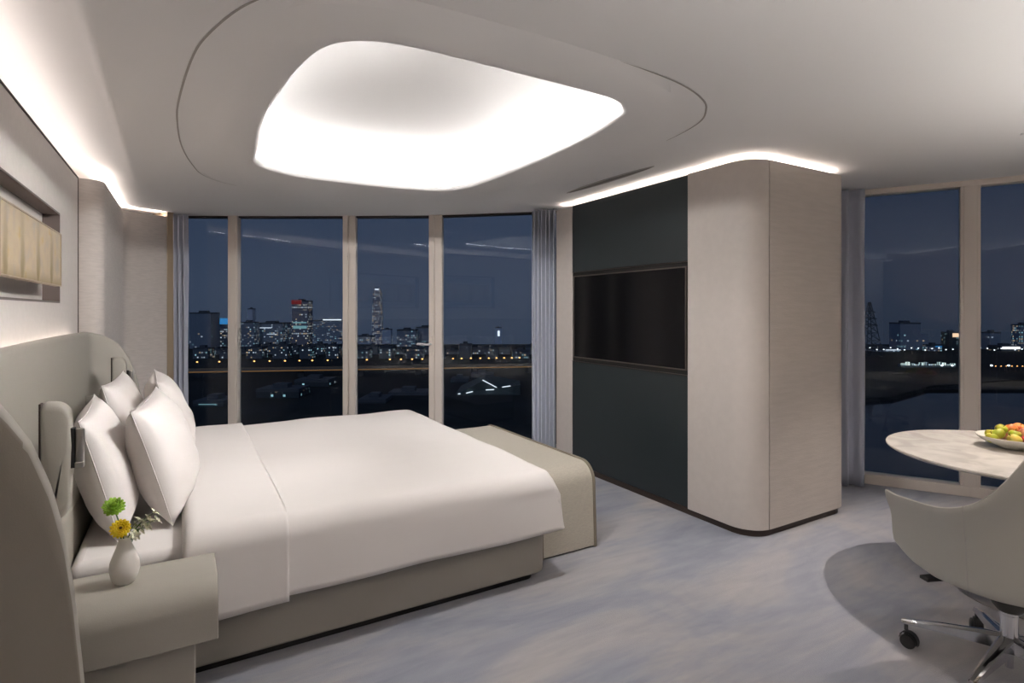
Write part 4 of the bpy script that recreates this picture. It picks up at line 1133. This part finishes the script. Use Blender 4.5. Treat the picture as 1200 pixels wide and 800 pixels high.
lamp_copies(ls_, 6., 'white lamp at the water edge mirrored in the river', 'lamps at the water edge', 'lamp_white', 1.0)

# ------------------------------------------------------------------ table downlight and added fill lights
def downlight(x, y, e, label, size=1.5, blend=.6, col=(1, .87, .77), rad=.05, aim=None, zz=None):
    z = ceil_z(x, y) if zz is None else zz
    t = thing('downlight', label, 'downlight', (x, y, z), 0, 'recessed ceiling downlights')
    MB().lathe([(.034, -.004), (.048, -.005), (.052, -.002), (.052, .002), (.034, .002)], 28).build('trim_ring', 'paint', t, angle=40)
    MB().lathe([(.034, -.003), (.030, .0), (.0265, .0), (.032, -.004)], 24).build('reflector', 'nickel', t, angle=40)
    MB().lathe([(.0005, -.0005), (.026, -.0005), (.026, .0005), (.0005, .0005)], 20).build('lens', 'lens_glow', t)
    l = bpy.data.lights.new('downlight_bulb', 'SPOT'); l.energy = e; l.spot_size = size; l.spot_blend = blend; l.color = col; l.shadow_soft_size = rad
    o = bpy.data.objects.new('downlight_bulb', l); COL.objects.link(o); o.parent = t; o.location = (0, 0, -.02)
    if aim: o.rotation_euler = (Vector(aim) - Vector((x, y, z - .02))).to_track_quat('-Z', 'Y').to_euler()
    return t
downlight(4.32, 1.295, 140, 'recessed ceiling downlight above the marble table', 1.36, .7, rad=.02, aim=(3.95, 1.1, 0))
downlight(2.3, .45, 45, 'added fill downlight over the open carpet', 2.2, .9, rad=.12, aim=(2.6, 1.5, 0))  # unseen lamp added to brighten the carpet
def fill_uplight(x, y, e, label):  # unseen uplighter added to brighten the ceiling
    t = thing('fill_uplight', label, 'lamp', (x, y, 0), 0, 'added uplighters out of view at the rear of the room')
    MB().lathe([(.004, 0), (.15, 0), (.152, .006), (.145, .014), (.03, .022), (.004, .022)], 40).build('base', 'nickel', t, angle=50)
    MB().lathe([(.004, .02), (.012, .02), (.012, 1.02), (.004, 1.02)], 20).build('pole', 'nickel', t, angle=50)
    MB().lathe([(.012, 1.01), (.05, 1.02), (.12, 1.07), (.155, 1.13), (.165, 1.19), (.163, 1.19), (.152, 1.135), (.116, 1.08), (.05, 1.035), (.012, 1.03)], 40).build('bowl_shade', 'ceramic', t, angle=50)
    l = bpy.data.lights.new('uplight_bulb', 'SPOT'); l.energy = e; l.spot_size = 2.7; l.spot_blend = .8; l.color = (1, .94, .88); l.shadow_soft_size = .05
    o = bpy.data.objects.new('uplight_bulb', l); COL.objects.link(o); o.parent = t; o.location = (0, 0, 1.13); o.rotation_euler = (PI, 0, 0)
fill_uplight(3.6, -.75, 200, 'added out-of-view uplighter standing behind the office chair by the rear wall')
fill_uplight(.9, -1.05, 215, 'added out-of-view uplighter standing at the rear wall near the head wall')
DOME = (1, .965, .94)
DOME_FILL = ((.66, 2.13, 110, 'added fill downlight in the near dome edge turned to the television cabinet', (3.2, 3.5, 1.15), 1.45),  # spots added out of view behind the dome lip, brightening walls and bed
        (.98, 2.12, 75, 'added fill downlight in the near dome edge turned to the corner beside the curtain', (.5, 6.5, 1.3), 1.3),
        (1.32, 2.12, 160, 'added fill downlight in the near dome edge turned to the windows', (2.3, 5.7, 1.2), 1.4),
        (1.72, 2.13, 210, 'added fill downlight in the near dome edge turned to the head wall', (-.69, 3.9, 1.55), 1.5),
        (1.50, 2.12, 85, 'added fill downlight in the near dome edge turned down to the bed', (1.3, 3.3, 0), 2.6))
for dx, dy, e, lb, am, sz in DOME_FILL: downlight(dx, dy, e, lb, sz, .9, col=DOME, rad=.09, aim=am, zz=ZC + .285)

sl = bpy.data.lights.new('facade_fill', 'SUN'); sl.energy = .11; sl.color = (.75, .85, 1); sl.angle = .02  # sun lamp added to brighten the fronts of the city buildings
mo = bpy.data.objects.new('facade_fill', sl); COL.objects.link(mo); mo.rotation_euler = Vector((SN * .9 + .2, CS * .9, -.42)).to_track_quat('-Z', 'Y').to_euler()

# ------------------------------------------------------------------ sky
wd = bpy.data.worlds.new('night_sky'); SC.world = wd; wd.use_nodes = True
n = wd.node_tree.nodes; l = wd.node_tree.links
tc = n.new('ShaderNodeTexCoord'); sp = n.new('ShaderNodeSeparateXYZ'); l.new(tc.outputs['Generated'], sp.inputs[0])
r = n.new('ShaderNodeValToRGB'); c = r.color_ramp
c.elements[0].position = .0; c.elements[0].color = (.020, .024, .034, 1)
c.elements[1].position = 1.; c.elements[1].color = (.020, .030, .052, 1)
for p, q in ((.40, (.020, .024, .034)), (.46, (.030, .041, .066)), (.52, (.033, .046, .076)), (.60, (.026, .038, .068))):
    e = c.elements.new(p); e.color = (*q, 1)
mp = n.new('ShaderNodeMapRange'); mp.inputs[1].default_value = -1; mp.inputs[2].default_value = 1
l.new(sp.outputs[2], mp.inputs[0]); l.new(mp.outputs[0], r.inputs[0]); l.new(r.outputs[0], n['Background'].inputs[0])
# the glow of the city fades towards the river side of the sky
dp_ = n.new('ShaderNodeVectorMath'); dp_.operation = 'DOT_PRODUCT'; dp_.inputs[1].default_value = (CS, -SN, 0); l.new(tc.outputs['Generated'], dp_.inputs[0])
mr = n.new('ShaderNodeMapRange'); mr.inputs[1].default_value = .05; mr.inputs[2].default_value = .55; mr.inputs[3].default_value = 1.; mr.inputs[4].default_value = .62
l.new(dp_.outputs['Value'], mr.inputs[0]); l.new(mr.outputs[0], n['Background'].inputs[1])

# ------------------------------------------------------------------ camera
cam = bpy.data.cameras.new('camera'); co = bpy.data.objects.new('camera', cam); COL.objects.link(co)
co.location = (0, 0, 1.5); co.rotation_euler = (PI / 2, 0, -TH)
cam.sensor_width = 36; cam.lens = 655 / 1200 * 36; cam.shift_y = -36 / 1200; cam.clip_start = .02; cam.clip_end = 6000
SC.camera = co
SC.view_settings.view_transform = 'Standard'
try: SC.view_settings.look = 'None'
except Exception: pass
SC.view_settings.gamma = 1; SC.view_settings.use_curve_mapping = False; SC.view_settings.exposure = .35
SC.cycles.use_denoising = True
SC.cycles.max_bounces = 10; SC.cycles.diffuse_bounces = 6; SC.cycles.transparent_max_bounces = 16
SC.cycles.sample_clamp_indirect = 6
